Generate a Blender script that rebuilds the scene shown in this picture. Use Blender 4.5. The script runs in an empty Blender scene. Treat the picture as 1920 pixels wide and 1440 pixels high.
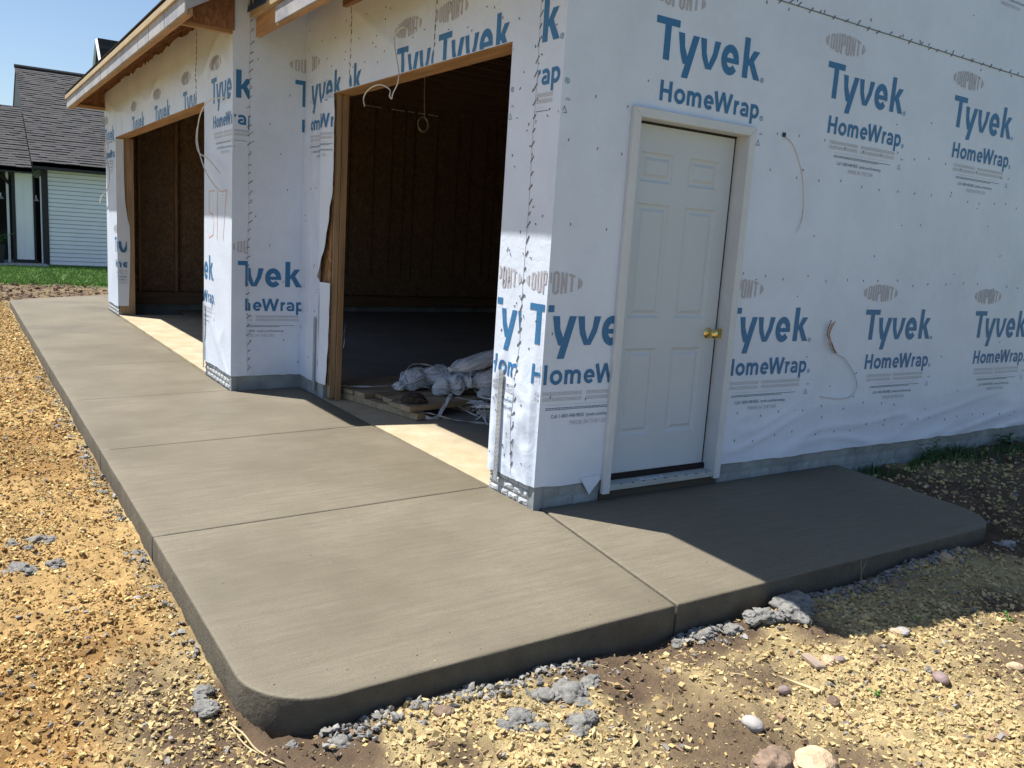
import bpy, bmesh, math, random
import numpy as np
from mathutils import Vector, Matrix
random.seed(7); RNG = np.random.default_rng(11)
C = bpy.context.scene.collection
sc = bpy.context.scene

# ---------------------------------------------------------------- camera
cam = bpy.data.cameras.new('camera'); cam_ob = bpy.data.objects.new('camera', cam); C.objects.link(cam_ob)
sc.camera = cam_ob
cam.sensor_width = 36; cam.lens = 36*1582.03/1920; cam.clip_start = .05; cam.clip_end = 2000
CAM = Vector((-2.54394, -3.52924, 1.41229))
_r = Vector((0.835838, -0.545311, 0.063334)); _u = Vector((0.040059, 0.175644, 0.983638)); _f = Vector((0.547513, 0.819625, -0.168654))
cam_ob.matrix_world = Matrix(((_r.x, _u.x, -_f.x, CAM.x), (_r.y, _u.y, -_f.y, CAM.y), (_r.z, _u.z, -_f.z, CAM.z), (0, 0, 0, 1)))

# ---------------------------------------------------------------- sky, sun, exposure
SUN_EL = math.radians(63.6)
SX, SY = -.638, .770                       # horizontal direction towards the sun
world = bpy.data.worlds.new('World'); sc.world = world; world.use_nodes = True
wn = world.node_tree; bg = wn.nodes['Background']
sky = wn.nodes.new('ShaderNodeTexSky'); sky.sky_type = 'NISHITA'; sky.sun_disc = False
sky.sun_elevation = SUN_EL; sky.sun_rotation = math.atan2(SX, SY)
sky.altitude = 200; sky.air_density = 1.0; sky.dust_density = .7; sky.ozone_density = 3.0
wn.links.new(sky.outputs[0], bg.inputs[0]); bg.inputs[1].default_value = .075
sun = bpy.data.lights.new('sun', 'SUN'); sun.energy = 5.0; sun.angle = math.radians(.5); sun.color = (1, .955, .88)
sun_ob = bpy.data.objects.new('sun', sun); C.objects.link(sun_ob)
sd = Vector((SX*math.cos(SUN_EL), SY*math.cos(SUN_EL), math.sin(SUN_EL)))
sun_ob.rotation_euler = sd.to_track_quat('Z', 'Y').to_euler(); sun_ob.location = (-5, 5, 12)
sc.view_settings.view_transform = 'Standard'; sc.view_settings.look = 'None'
sc.view_settings.exposure = .84; sc.view_settings.gamma = 1; sc.view_settings.use_curve_mapping = False
sc.cycles.max_bounces = 8; sc.cycles.diffuse_bounces = 5

# ---------------------------------------------------------------- helpers
def vnoise(x, y, seed=0):
    x = np.asarray(x, float); y = np.asarray(y, float)
    xi = np.floor(x).astype(np.int64); yi = np.floor(y).astype(np.int64); fx = x-xi; fy = y-yi
    fx = fx*fx*(3-2*fx); fy = fy*fy*(3-2*fy)
    def h(a, b):
        n = (a*374761393 + b*668265263 + seed*982451653) & 0x7fffffff
        n = ((n ^ (n >> 13))*1274126177) & 0x7fffffff
        return ((n ^ (n >> 16)) & 0xffff)/65535.
    return (h(xi, yi)*(1-fx)+h(xi+1, yi)*fx)*(1-fy)+(h(xi, yi+1)*(1-fx)+h(xi+1, yi+1)*fx)*fy
def fbm(x, y, seed=0, o=4):
    s = 0; a = .5; t = 0
    for i in range(o):
        s = s+a*vnoise(x*2**i, y*2**i, seed+i*17); t += a; a *= .5
    return s/t
def sstep(a, b, x):
    t = np.clip((x-a)/(b-a), 0, 1); return t*t*(3-2*t)

def tag(o, label=None, cat=None, group=None, kind=None, category=None):
    cat = cat or category
    if label: o['label'] = label
    if cat: o['category'] = cat
    if group: o['group'] = group
    if kind: o['kind'] = kind
    return o
def empty(name, loc=(0, 0, 0), parent=None, **k):
    o = bpy.data.objects.new(name, None); C.objects.link(o); o.location = loc; o.empty_display_size = .1
    if parent: o.parent = parent
    return tag(o, **k)
def link(name, me, mats, parent=None, smooth=False, **k):
    o = bpy.data.objects.new(name, me); C.objects.link(o)
    if not isinstance(mats, (list, tuple)): mats = [mats]
    if not me.materials:
        for m in mats: me.materials.append(m)
    if parent:
        o.parent = parent; o.matrix_parent_inverse = Matrix.Translation(-parent_loc(parent))
    if smooth: me.polygons.foreach_set('use_smooth', [True]*len(me.polygons))
    return tag(o, **k)
def parent_loc(p):
    if p.parent: return parent_loc(p.parent)+p.matrix_parent_inverse.translation+p.location
    return Vector(p.location)
class MB:
    """collects simple shapes into one mesh"""
    def __init__(s): s.v = []; s.f = []; s.m = []
    def poly(s, pts, mi=0):
        n = len(s.v); s.v += [tuple(p) for p in pts]; s.f.append(tuple(range(n, n+len(pts)))); s.m.append(mi); return s
    def box(s, x0, x1, y0, y1, z0, z1, mi=0):
        return s.hexa([(x0, y0, z0), (x1, y0, z0), (x1, y1, z0), (x0, y1, z0), (x0, y0, z1), (x1, y0, z1), (x1, y1, z1), (x0, y1, z1)], mi)
    def hexa(s, p, mi=0):
        n = len(s.v); s.v += [tuple(q) for q in p]
        for f in ((3, 2, 1, 0), (4, 5, 6, 7), (0, 1, 5, 4), (1, 2, 6, 5), (2, 3, 7, 6), (3, 0, 4, 7)):
            s.f.append(tuple(n+i for i in f)); s.m.append(mi)
        return s
    def prism(s, poly, vec, mi=0):
        n = len(s.v); k = len(poly); vec = Vector(vec)
        s.v += [tuple(p) for p in poly]+[tuple(Vector(p)+vec) for p in poly]
        s.f.append(tuple(range(n+k-1, n-1, -1))); s.f.append(tuple(range(n+k, n+2*k))); s.m += [mi, mi]
        for i in range(k):
            j = (i+1) % k; s.f.append((n+i, n+j, n+k+j, n+k+i)); s.m.append(mi)
        return s
    def tube(s, pts, r, n=6, mi=0, flat=None):
        pts = [Vector(p) for p in pts]; base = len(s.v)
        for i, p in enumerate(pts):
            t = (pts[min(i+1, len(pts)-1)]-pts[max(i-1, 0)]).normalized()
            a = t.cross(Vector((0, 0, 1)));  a = a.normalized() if a.length > .05 else t.cross(Vector((1, 0, 0))).normalized()
            b = t.cross(a)
            rr = r[i] if isinstance(r, (list, tuple)) else r
            for k in range(n):
                w = 2*math.pi*k/n; s.v.append(tuple(p+a*math.cos(w)*rr+b*math.sin(w)*(rr if not flat else flat)))
        for i in range(len(pts)-1):
            for k in range(n):
                k2 = (k+1) % n; s.f.append((base+i*n+k, base+i*n+k2, base+(i+1)*n+k2, base+(i+1)*n+k)); s.m.append(mi)
        s.f.append(tuple(base+k for k in range(n-1, -1, -1))); s.m.append(mi)
        s.f.append(tuple(base+(len(pts)-1)*n+k for k in range(n))); s.m.append(mi)
        return s
    def mesh(s, name='m'):
        me = bpy.data.meshes.new(name); me.from_pydata(s.v, [], s.f); me.polygons.foreach_set('material_index', s.m); me.update(); return me
    def build(s, name, mats, parent=None, smooth=False, bevel=0, **k):
        me = s.mesh(name)
        if bevel:
            bm = bmesh.new(); bm.from_mesh(me); bmesh.ops.recalc_face_normals(bm, faces=bm.faces)
            bmesh.ops.bevel(bm, geom=list(bm.edges), offset=bevel, segments=1, affect='EDGES', profile=.5); bm.to_mesh(me); bm.free()
        else:
            bm = bmesh.new(); bm.from_mesh(me); bmesh.ops.recalc_face_normals(bm, faces=bm.faces); bm.to_mesh(me); bm.free()
        return link(name, me, mats, parent, smooth, **k)
def smooth_path(pts, n=6):
    pts = [Vector(p) for p in pts]; out = []
    for i in range(len(pts)-1):
        p0 = pts[max(i-1, 0)]; p1 = pts[i]; p2 = pts[i+1]; p3 = pts[min(i+2, len(pts)-1)]
        for k in range(n):
            t = k/n
            out.append(.5*((2*p1)+(p2-p0)*t+(2*p0-5*p1+4*p2-p3)*t*t+(3*p1-p0-3*p2+p3)*t**3))
    return out+[pts[-1]]

# ---------------------------------------------------------------- materials
class NT:
    def __init__(s, name):
        s.m = bpy.data.materials.new(name); s.m.use_nodes = True; s.t = s.m.node_tree; s.b = s.t.nodes['Principled BSDF']
        s.co = s.t.nodes.new('ShaderNodeTexCoord')
    def n(s, typ, **k):
        o = s.t.nodes.new('ShaderNode'+typ)
        for a, v in k.items():
            if a.startswith('i_'): o.inputs[a[2:].replace('_', ' ')].default_value = v
            else: setattr(o, a, v)
        return o
    def l(s, a, b): s.t.links.new(a, b)
    def noise(s, scale, detail=4, rough=.6, stretch=None, space='Object', dist=0):
        n = s.n('TexNoise', i_Scale=scale, i_Detail=detail, i_Roughness=rough, i_Distortion=dist)
        if stretch:
            mp = s.n('Mapping'); mp.inputs['Scale'].default_value = stretch; s.l(s.co.outputs[space], mp.inputs[0]); s.l(mp.outputs[0], n.inputs['Vector'])
        else: s.l(s.co.outputs[space], n.inputs['Vector'])
        return n.outputs[0]
    def ramp(s, src, stops):
        r = s.n('ValToRGB'); e = r.color_ramp.elements
        while len(e) < len(stops): e.new(.5)
        for q, (p, c) in zip(e, stops):
            q.position = p; q.color = (c, c, c, 1) if isinstance(c, (int, float)) else (*c, 1)
        s.l(src, r.inputs[0]); return r.outputs[0]
    def mix(s, fac, a, b, mode='MIX'):
        m = s.n('MixRGB', blend_type=mode)
        for i, v in ((0, fac), (1, a), (2, b)):
            if isinstance(v, (int, float)): m.inputs[i].default_value = v if i == 0 else (v, v, v, 1)
            elif isinstance(v, tuple): m.inputs[i].default_value = (*v, 1)
            else: s.l(v, m.inputs[i])
        return m.outputs[0]
    def math(s, op, a, b=0.):
        m = s.n('Math', operation=op)
        for i, v in ((0, a), (1, b)):
            if isinstance(v, (int, float)): m.inputs[i].default_value = v
            else: s.l(v, m.inputs[i])
        return m.outputs[0]
    def color(s, c):
        if isinstance(c, tuple): s.b.inputs['Base Color'].default_value = (*c, 1)
        else: s.l(c, s.b.inputs['Base Color'])
        return s
    def rough(s, r):
        if isinstance(r, (int, float)): s.b.inputs['Roughness'].default_value = r
        else: s.l(r, s.b.inputs['Roughness'])
        return s
    def bump(s, h, dist=.01, strength=1.):
        b = s.n('Bump', i_Strength=strength, i_Distance=dist); s.l(h, b.inputs['Height'])
        prev = s.b.inputs['Normal'].links
        if prev: s.l(prev[0].from_socket, b.inputs['Normal'])
        s.l(b.outputs[0], s.b.inputs['Normal']); return s
def simple(name, c, r=.6, metal=0, var=.12, sc_=8, bump=0, bs=40, spec=.5):
    t = NT(name); lo = tuple(x*(1-var) for x in c); hi = tuple(min(1, x*(1+var)) for x in c)
    t.color(t.ramp(t.noise(sc_), [(.3, lo), (.7, hi)])).rough(r); t.b.inputs['Metallic'].default_value = metal
    t.b.inputs['Specular IOR Level'].default_value = spec
    if bump: t.bump(t.noise(bs), bump)
    return t.m

# house wrap: white spun sheet, faint dirt, crinkles
def wrap_mat(name, crinkle=1.):
    t = NT(name)
    d = t.ramp(t.noise(1.7, 6, .65), [(.35, (.62, .70, .83)), (.6, (.69, .775, .915))])
    d2 = t.ramp(t.noise(9, 5, .7), [(.70, 0.), (.80, .22)])
    d = t.mix(d2, d, (.45, .40, .34))
    t.color(d).rough(.42)
    t.bump(t.noise(1.6, 3, .5, stretch=(1, 1, .35)), .05*crinkle, .35)
    t.bump(t.noise(11, 5, .5, dist=2.2), .005*crinkle, .45)
    t.bump(t.noise(260, 2, .5), .0006, .5)
    return t.m
M_wrap = wrap_mat('house_wrap')
def ink(name, c, v=.10):
    t = NT(name); lo = tuple(x*(1-v) for x in c); hi = tuple(x*(1+v)+.01 for x in c)
    col = t.ramp(t.noise(60, 4, .7), [(.3, lo), (.7, hi)])
    worn = t.ramp(t.noise(420, 2, .5), [(.68, 0.), (.74, .5)])
    t.color(t.mix(worn, col, (.6, .64, .68))).rough(.45)
    t.bump(t.noise(14, 5, .55, dist=1.5), .0035, .6); return t.m
M_blue = ink('ink_blue', (.022, .155, .355)); M_grey = ink('ink_mauve_grey', (.45, .435, .475)); M_navy = ink('ink_navy', (.07, .13, .20))
M_haze = ink('ink_fine_print', (.50, .52, .57), .05); M_spray = ink('spray_orange', (.72, .42, .40), .2); M_staple = simple('staple_dark', (.13, .14, .165), .5)
M_edge = simple('wrap_edge', (.50, .51, .53), .6)

def wood(name, c, axis=0, dark=.55, bump=.002, sc_=1.):
    t = NT(name); st = [28*sc_]*3; st[axis] = 1.6*sc_
    g = t.noise(1, 5, .6, stretch=tuple(st), dist=.6)
    k = t.noise(3*sc_, 3, .5)
    base = t.ramp(g, [(.3, tuple(x*dark for x in c)), (.62, c)])
    base = t.mix(t.ramp(k, [(.4, 0.), (.75, .35)]), base, tuple(x*.6 for x in c))
    t.color(base).rough(.7).bump(g, bump); return t.m
M_woodx = wood('lumber_x', (.46, .28, .14), 0); M_woody = wood('lumber_y', (.46, .28, .14), 1); M_woodz = wood('lumber_z', (.42, .29, .175), 2)
M_stain = wood('brown_lumber', (.30, .15, .075), 1)
M_dirtywood = wood('dirty_lumber', (.40, .31, .20), 0, .6)
M_cream = wood('bare_trim_board', (.50, .40, .25), 1, .8)
def osb(name, a, b):
    t = NT(name); v = t.n('TexVoronoi', i_Scale=52.); v.feature = 'F1'
    mp = t.n('Mapping'); mp.inputs['Scale'].default_value = (1, 1, .55); mp.inputs['Rotation'].default_value = (.5, .4, .6)
    t.l(t.co.outputs['Object'], mp.inputs[0]); t.l(mp.outputs[0], v.inputs['Vector'])
    col = t.ramp(v.outputs['Color'], [(.15, a), (.85, b)])
    n = t.ramp(t.noise(6, 5, .7), [(.35, .78), (.7, 1.)])
    t.color(t.mix(1., col, n, 'MULTIPLY')).rough(.75).bump(v.outputs['Color'], .002); return t.m
M_osb = osb('strand_board', (.20, .105, .05), (.42, .25, .12))
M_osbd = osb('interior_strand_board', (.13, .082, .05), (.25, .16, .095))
M_osbr = osb('soffit_strand_board', (.22, .10, .05), (.36, .18, .09))
def primed():
    t = NT('primed_fascia'); st = t.noise(1, 5, .7, stretch=(20, 2.2, 9)); s2 = t.noise(2.3, 6, .75)
    c = t.ramp(s2, [(.35, (.26, .275, .32)), (.55, (.40, .405, .42)), (.75, (.46, .45, .42))])
    c = t.mix(t.ramp(st, [(.58, 0.), (.72, .6)]), c, (.30, .26, .22)); t.color(c).rough(.7).bump(st, .001); return t.m
M_primed = primed()
def shingle(name, a=(.045, .045, .05), b=(.10, .10, .11)):
    t = NT(name); v = t.n('TexBrick'); v.inputs['Scale'].default_value = 1; v.inputs['Brick Width'].default_value = .23; v.inputs['Row Height'].default_value = .14
    v.inputs['Mortar Size'].default_value = .004; v.inputs['Color1'].default_value = (*a, 1); v.inputs['Color2'].default_value = (*b, 1); v.inputs['Mortar'].default_value = (.02, .02, .02, 1); v.offset = .37
    t.l(t.co.outputs['Object'], v.inputs['Vector'])
    t.color(t.mix(t.ramp(t.noise(90, 3, .7), [(.3, .6), (.7, 1.)]), v.outputs[0], t.mix(.5, v.outputs[0], (.05, .05, .052)))).rough(.9).bump(t.noise(120), .003); return t.m
M_shingle = shingle('shingles')

def slab_mat():
    t = NT('fresh_concrete')
    broad = t.noise(1.1, 6, .62); streak = t.noise(1, 6, .7, stretch=(2.2, 34, 8)); fine = t.noise(170, 3, .6); s2 = t.noise(1, 4, .7, stretch=(9, 230, 60))
    c = t.ramp(broad, [(.32, (.158, .137, .098)), (.5, (.192, .168, .122)), (.68, (.222, .195, .145))])
    c = t.mix(t.ramp(t.noise(2.7, 3, .5), [(.62, 0.), (.8, .5)]), c, (.205, .165, .12))
    c = t.mix(t.ramp(streak, [(.35, .5), (.60, 0.)]), c, (.125, .107, .075))
    c = t.mix(t.ramp(s2, [(.32, .62), (.56, 0.)]), c, (.118, .102, .073))
    c = t.mix(t.ramp(fine, [(.32, .55), (.55, 0.)]), c, (.10, .088, .066))
    pv = t.n('TexVoronoi', i_Scale=17.); t.l(t.co.outputs['Object'], pv.inputs['Vector'])
    pm = t.math('MULTIPLY', t.ramp(pv.outputs['Distance'], [(.035, 1.), (.06, 0.)]), t.ramp(t.noise(1.9, 2, .5), [(.5, 0.), (.62, 1.)]))
    c = t.mix(pm, c, (.04, .037, .03))
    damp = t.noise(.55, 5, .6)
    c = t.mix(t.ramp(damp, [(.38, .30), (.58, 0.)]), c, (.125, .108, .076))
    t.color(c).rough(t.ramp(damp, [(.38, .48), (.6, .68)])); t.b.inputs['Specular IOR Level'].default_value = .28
    t.bump(s2, .0035, .5).bump(t.noise(90, 4, .6), .0015, .5).bump(pm, -.004, .6); return t.m
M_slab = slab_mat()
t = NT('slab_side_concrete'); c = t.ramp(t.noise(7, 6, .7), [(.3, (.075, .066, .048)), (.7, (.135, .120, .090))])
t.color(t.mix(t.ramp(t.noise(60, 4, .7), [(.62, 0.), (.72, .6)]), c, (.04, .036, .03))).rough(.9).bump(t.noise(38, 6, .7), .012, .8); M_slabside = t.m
def floor_mat():
    t = NT('garage_floor_concrete'); n = t.noise(1.3, 6, .65)
    base = t.ramp(n, [(.3, (.15, .145, .13)), (.7, (.22, .21, .19))])
    # yellow clay dust tracked over the door sills, fading inwards
    sx = t.n('SeparateXYZ'); t.l(t.co.outputs['Object'], sx.inputs[0])
    r = t.n('MapRange'); t.l(sx.outputs[0], r.inputs[0]); r.inputs[1].default_value = .75; r.inputs[2].default_value = .30
    dust = t.ramp(t.noise(3.3, 6, .7), [(.35, (.36, .30, .19)), (.52, (.44, .36, .24)), (.68, (.50, .42, .31))])
    m = t.math('MULTIPLY', r.outputs[0], t.ramp(t.noise(5, 5, .7), [(.25, .72), (.6, 1.)]))
    t.color(t.mix(m, base, dust)).rough(.8).bump(t.noise(30, 5, .6), .002); t.b.inputs['Specular IOR Level'].default_value = .3; return t.m
M_floor = floor_mat()
t = NT('painted_foundation'); v = t.ramp(t.noise(26, 6, .75), [(.34, (.12, .13, .145)), (.42, (.42, .445, .46)), (.7, (.56, .58, .59))]); t.color(v).rough(.8).bump(t.noise(26, 6, .75), .010, .9); M_fblock = t.m
M_fplain = simple('foundation_grey', (.27, .30, .31), .8, var=.25, sc_=5, bump=.004, bs=30)
M_fgroove = simple('foundation_joint', (.12, .125, .13), .9, var=.3, sc_=30)
M_steel = simple('galvanised_steel', (.38, .40, .42), .45, metal=.25, var=.2, sc_=12)
M_hole = simple('dark_hole', (.03, .03, .032), .7)
M_door = simple('white_door_paint', (.53, .59, .65), .38, var=.025, sc_=3)
M_trim = simple('white_door_trim', (.60, .64, .68), .5, var=.06, sc_=6)
M_weather = simple('black_weather_strip', (.012, .012, .013), .6)
M_brass = simple('polished_brass', (.80, .58, .20), .16, metal=1., var=.05)
M_card = simple('grey_sill_cover', (.42, .44, .42), .7, var=.1)
M_label = simple('white_label', (.75, .77, .78), .5)
M_cable = simple('grey_white_cable', (.62, .60, .56), .5)
M_copper = simple('stripped_copper', (.55, .28, .16), .35, metal=.8, var=.3, sc_=60)
M_darkcable = simple('dark_cable', (.10, .085, .075), .5)
M_navyflap = simple('navy_roofing_underlay', (.02, .05, .12), .6)
M_daylight = simple('white_daylight_strip', (.75, .75, .72), .4)
M_strap = simple('white_plastic_strap', (.66, .67, .68), .4, var=.1)
t = NT('clear_plastic_wrapping'); t.color(t.ramp(t.noise(9, 5, .7), [(.3, (.72, .76, .82)), (.7, (.90, .92, .95))])).rough(.25); t.b.inputs['Transmission Weight'].default_value = .12
t.bump(t.noise(9, 5, .6, stretch=(1, 5, 3), dist=2.), .02, .8); M_plastic = t.m
M_siding = simple('white_siding', (.88, .89, .92), .6, var=.04, sc_=2)
M_black = simple('black_trim', (.018, .019, .021), .6, var=.2)
M_roofn = shingle('neighbour_shingles', (.025, .026, .032), (.062, .062, .070))
M_path = simple('pale_walk_concrete', (.48, .46, .42), .85, var=.1, sc_=3)
M_leaf = simple('weed_leaf', (.05, .11, .03), .6, var=.4, sc_=20)
M_leafy = simple('bright_leaf', (.10, .24, .04), .55, var=.3, sc_=20)
M_grass = simple('lawn_blades', (.15, .27, .045), .6, var=.35, sc_=2)
M_straw = simple('dry_straw', (.50, .40, .22), .7, var=.2, sc_=10)
M_twig = simple('dry_twig', (.25, .19, .13), .8, var=.2, sc_=30)
t = NT('concrete_crumb'); t.color(t.ramp(t.noise(30, 6, .75), [(.3, (.13, .125, .115)), (.5, (.24, .235, .22)), (.7, (.33, .325, .31))])).rough(.95).bump(t.noise(75, 6, .75), .012, 1.); M_chunk = t.m
t = NT('damp_clod'); t.color(t.ramp(t.noise(40, 6, .75), [(.3, (.035, .028, .022)), (.7, (.10, .08, .06))])).rough(.95).bump(t.noise(70, 6, .75), .01, 1.); M_clod = t.m
M_cobble = simple('grey_cobble', (.33, .31, .30), .75, var=.2, sc_=20, bump=.003)
M_cobbleb = simple('purple_brown_cobble', (.23, .17, .16), .75, var=.2, sc_=25, bump=.003)
M_tanrock = simple('tan_limestone', (.50, .37, .24), .85, var=.28, sc_=16, bump=.012, bs=22)
M_brownrock = simple('brown_crusted_rock', (.20, .14, .10), .9, var=.5, sc_=18, bump=.015, bs=25)
def attr_mat(name, rough=.9, bump=.004, bs=120, var=.25):
    t = NT(name); a = t.n('Attribute', attribute_name='col')
    t.color(t.mix(t.ramp(t.noise(bs, 4, .7), [(.3, var), (.65, 0.)]), a.outputs['Color'], t.mix(.62, a.outputs['Color'], (.03, .02, .012)))).rough(rough)
    t.b.inputs['Specular IOR Level'].default_value = .2
    t.bump(t.noise(bs*.6, 5, .7), bump, .9); return t.m
M_ground = attr_mat('ground_dirt', .95, .012, 90, .45); M_stone = attr_mat('crushed_stone', .9, .002, 150, .2)

# ================================================================= GEOMETRY DATA
P = .60          # bay one stands this far in front of bay two
YC = 3.68        # return wall
Y1, Y2 = .453, 3.02   # bay two opening
Y3, Y4, Y5 = 4.59, 9.53, 10.45  # bay one opening and outer end
HD = 2.447
WZ = .125; WT = 3.42
W, D = 1.83, 1.2
EAVE = .45; FZ = 2.872; SL = .606; RZ = 3.06
DX0, DX1, DT = .443, 1.378, 2.138
BX = 7.6         # depth of the garage

# ================================================================= GROUND
def slab_z(x, y): return -math.hypot(.0225*max(0, -x), .028*max(0, -y))
def edge_dist(x, y):   # distance outside of the slab outline
    dx = np.maximum(np.maximum(-W-x, x-2.58), 0); dy = np.maximum(np.maximum(-D-y, y-12.6), 0)
    return np.hypot(dx, dy)
def ground_z(x, y):
    x = np.asarray(x, float); y = np.asarray(y, float)
    z = -.145+.05*(fbm(x*.9, y*.9, 3)-.5)+.045*(fbm(x*3.1, y*3.1, 9)-.5)
    left = sstep(-1.8, -2.3, x)
    z = z+left*(.05*(fbm(x*2.2+5, y*2.2, 31)-.45)+.05*(fbm(x*7.5, y*7.5, 33, 3)-.5)+.022*(fbm(x*21, y*21, 34, 3)-.5))
    fine = .026*(fbm(x*13, y*13, 21)-.5)+.016*(np.abs(2*vnoise(x*42, y*42, 5)-1)-.5)+.010*(vnoise(x*90, y*90, 6)-.5)
    near = sstep(17, 12, y)
    z = z+fine*near
    # grade climbs towards the side wall right of the slab
    k = sstep(2.45, 3.2, x)*sstep(-1.7, -.2, y); z = z+k*(.10+.03*(fbm(x*5, y*5, 77)-.5))
    z = z+.055*sstep(.6, 2.3, x)*sstep(-2.1, -1.3, y)*sstep(4.5, 3, x)*(1-k)
    # little ridge of spill under the slab edge
    e = edge_dist(x, y); z = z-.02*np.exp(-(e/.05)**2)
    z = np.where(y > 16.5, -.15+.01*fbm(x*2, y*2, 8), z)
    inside = (x > -W+.06) & (x < 2.3) & (y > -D+.06) & (y < 12.3) | (x > .05) & (y > .03) & (y < 10.4)
    z = np.where(inside, np.minimum(z, -.2), z)
    return z
PALE = np.array([.50, .395, .205]); OCHRE = np.array([.43, .285, .120]); DIRT = np.array([.125, .087, .057]); RUST = np.array([.24, .12, .035])
def region(x, y):
    """weights of ochre, pale stone, dirt at a place"""
    x = np.asarray(x, float); y = np.asarray(y, float)
    left = sstep(-1.70, -1.98, x+.12*(fbm(x*3, y*3, 4)-.5)); far = sstep(-.75, -.2, y+.3*(fbm(x*2, y*2, 41)-.5))
    och = left*np.clip(far+sstep(-2.05, -2.35, x), 0, 1)
    d = fbm(x*1.7+3, y*1.7, 60, 5)
    dirt = sstep(.46, .60, d)*(1-och)
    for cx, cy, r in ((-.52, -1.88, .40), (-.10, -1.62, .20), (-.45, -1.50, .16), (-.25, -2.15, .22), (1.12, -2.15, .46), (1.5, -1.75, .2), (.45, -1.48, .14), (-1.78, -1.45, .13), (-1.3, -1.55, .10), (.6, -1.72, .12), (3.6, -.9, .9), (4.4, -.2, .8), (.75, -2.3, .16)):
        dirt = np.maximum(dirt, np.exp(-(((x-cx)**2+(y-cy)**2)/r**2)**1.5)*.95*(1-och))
    dirt = np.maximum(dirt, sstep(12.4, 13.3, y)*.8)
    return och, dirt
def ground_col(x, y):
    och, dirt = region(x, y); n = fbm(x*6, y*6, 15)[:, None]; n2 = fbm(x*25, y*25, 19)[:, None]
    rust = np.maximum(sstep(.48, .62, fbm(x*1.3, y*1.3, 70)), 1.0*np.exp(-(((x+2.22)**2/.14+(y+.38)**2/.05))))[:, None]
    oc = OCHRE*(1-rust*.6)+RUST*rust*.6
    c = PALE*.90*(1-och[:, None])+oc*och[:, None]
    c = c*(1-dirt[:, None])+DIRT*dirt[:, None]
    c = c*(.66+.62*n)*(.7+.55*n2)
    g = sstep(16.2, 17.0, y+.5*fbm(x*1.5, y*1.5, 50))[:, None]
    c = c*(1-g)+np.array([.05, .105, .022])*g*(.7+.6*n)
    return c
def set_col(me, cols):
    a = me.color_attributes.new('col', 'FLOAT_COLOR', 'POINT'); a.data.foreach_set('color', np.concatenate([cols, np.ones((len(cols), 1))], 1).ravel().astype(np.float32))
def build_ground():
    xs = np.concatenate([[-400, -120, -50, -22, -12, -8, -6], np.arange(-5, -3.2, .08), np.arange(-3.2, 3.2, .02), np.arange(3.2, 6, .05), [6.2, 7, 9, 14, 25, 60, 150, 400]])
    ys = np.concatenate([[-400, -120, -40, -15, -8, -5], np.arange(-4, -2.8, .08), np.arange(-2.8, 2.4, .02), np.arange(2.4, 6, .035), np.arange(6, 13, .06), np.arange(13, 24, .14), [25, 28, 35, 60, 150, 400]])
    X, Y = np.meshgrid(xs, ys); x = X.ravel(); y = Y.ravel(); z = ground_z(x, y)
    far = (np.abs(x) > 12) | (y > 24) | (y < -8); z = np.where(far, -.16, z)
    n, m = len(xs), len(ys)
    i = np.arange(m-1)[:, None]*n+np.arange(n-1)[None, :]; f = np.stack([i, i+1, i+n+1, i+n], -1).reshape(-1, 4)
    me = bpy.data.meshes.new('ground'); me.vertices.add(n*m); me.vertices.foreach_set('co', np.stack([x, y, z], 1).ravel().astype(np.float32))
    me.loops.add(f.size); me.loops.foreach_set('vertex_index', f.ravel().astype(np.int32)); me.polygons.add(len(f)); me.polygons.foreach_set('loop_start', (np.arange(len(f))*4).astype(np.int32)); me.update(calc_edges=True)
    c = ground_col(x, y); c[far] = (.06, .11, .03); set_col(me, c)
    link('ground', me, M_ground, kind='structure')
build_ground()

# ---- loose stones, one object per kind
ICO_V = []; 
_bm = bmesh.new(); bmesh.ops.create_icosphere(_bm, subdivisions=1, radius=1); IV = np.array([v.co[:] for v in _bm.verts]); IF = np.array([[v.index for v in f.verts] for f in _bm.faces]); _bm.free()
CV = np.array([[a, b, c] for a in (-1, 1) for b in (-1, 1) for c in (-1, 1)], float)*.72
CF = np.array([[0, 1, 3], [0, 3, 2], [4, 7, 5], [4, 6, 7], [0, 5, 1], [0, 4, 5], [2, 3, 7], [2, 7, 6], [0, 2, 6], [0, 6, 4], [1, 5, 7], [1, 7, 3]])
OV = np.array([[1, 0, 0], [-1, 0, 0], [0, 1, 0], [0, -1, 0], [0, 0, 1], [0, 0, -1.]]); OF = np.array([[0, 2, 4], [2, 1, 4], [1, 3, 4], [3, 0, 4], [2, 0, 5], [1, 2, 5], [3, 1, 5], [0, 3, 5]])
def rand_rot(n):
    q = RNG.normal(size=(n, 4)); q /= np.linalg.norm(q, axis=1)[:, None]; w, x, y, z = q.T
    return np.stack([1-2*(y*y+z*z), 2*(x*y-w*z), 2*(x*z+w*y), 2*(x*y+w*z), 1-2*(x*x+z*z), 2*(y*z-w*x), 2*(x*z-w*y), 2*(y*z+w*x), 1-2*(x*x+y*y)], 1).reshape(n, 3, 3)
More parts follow.
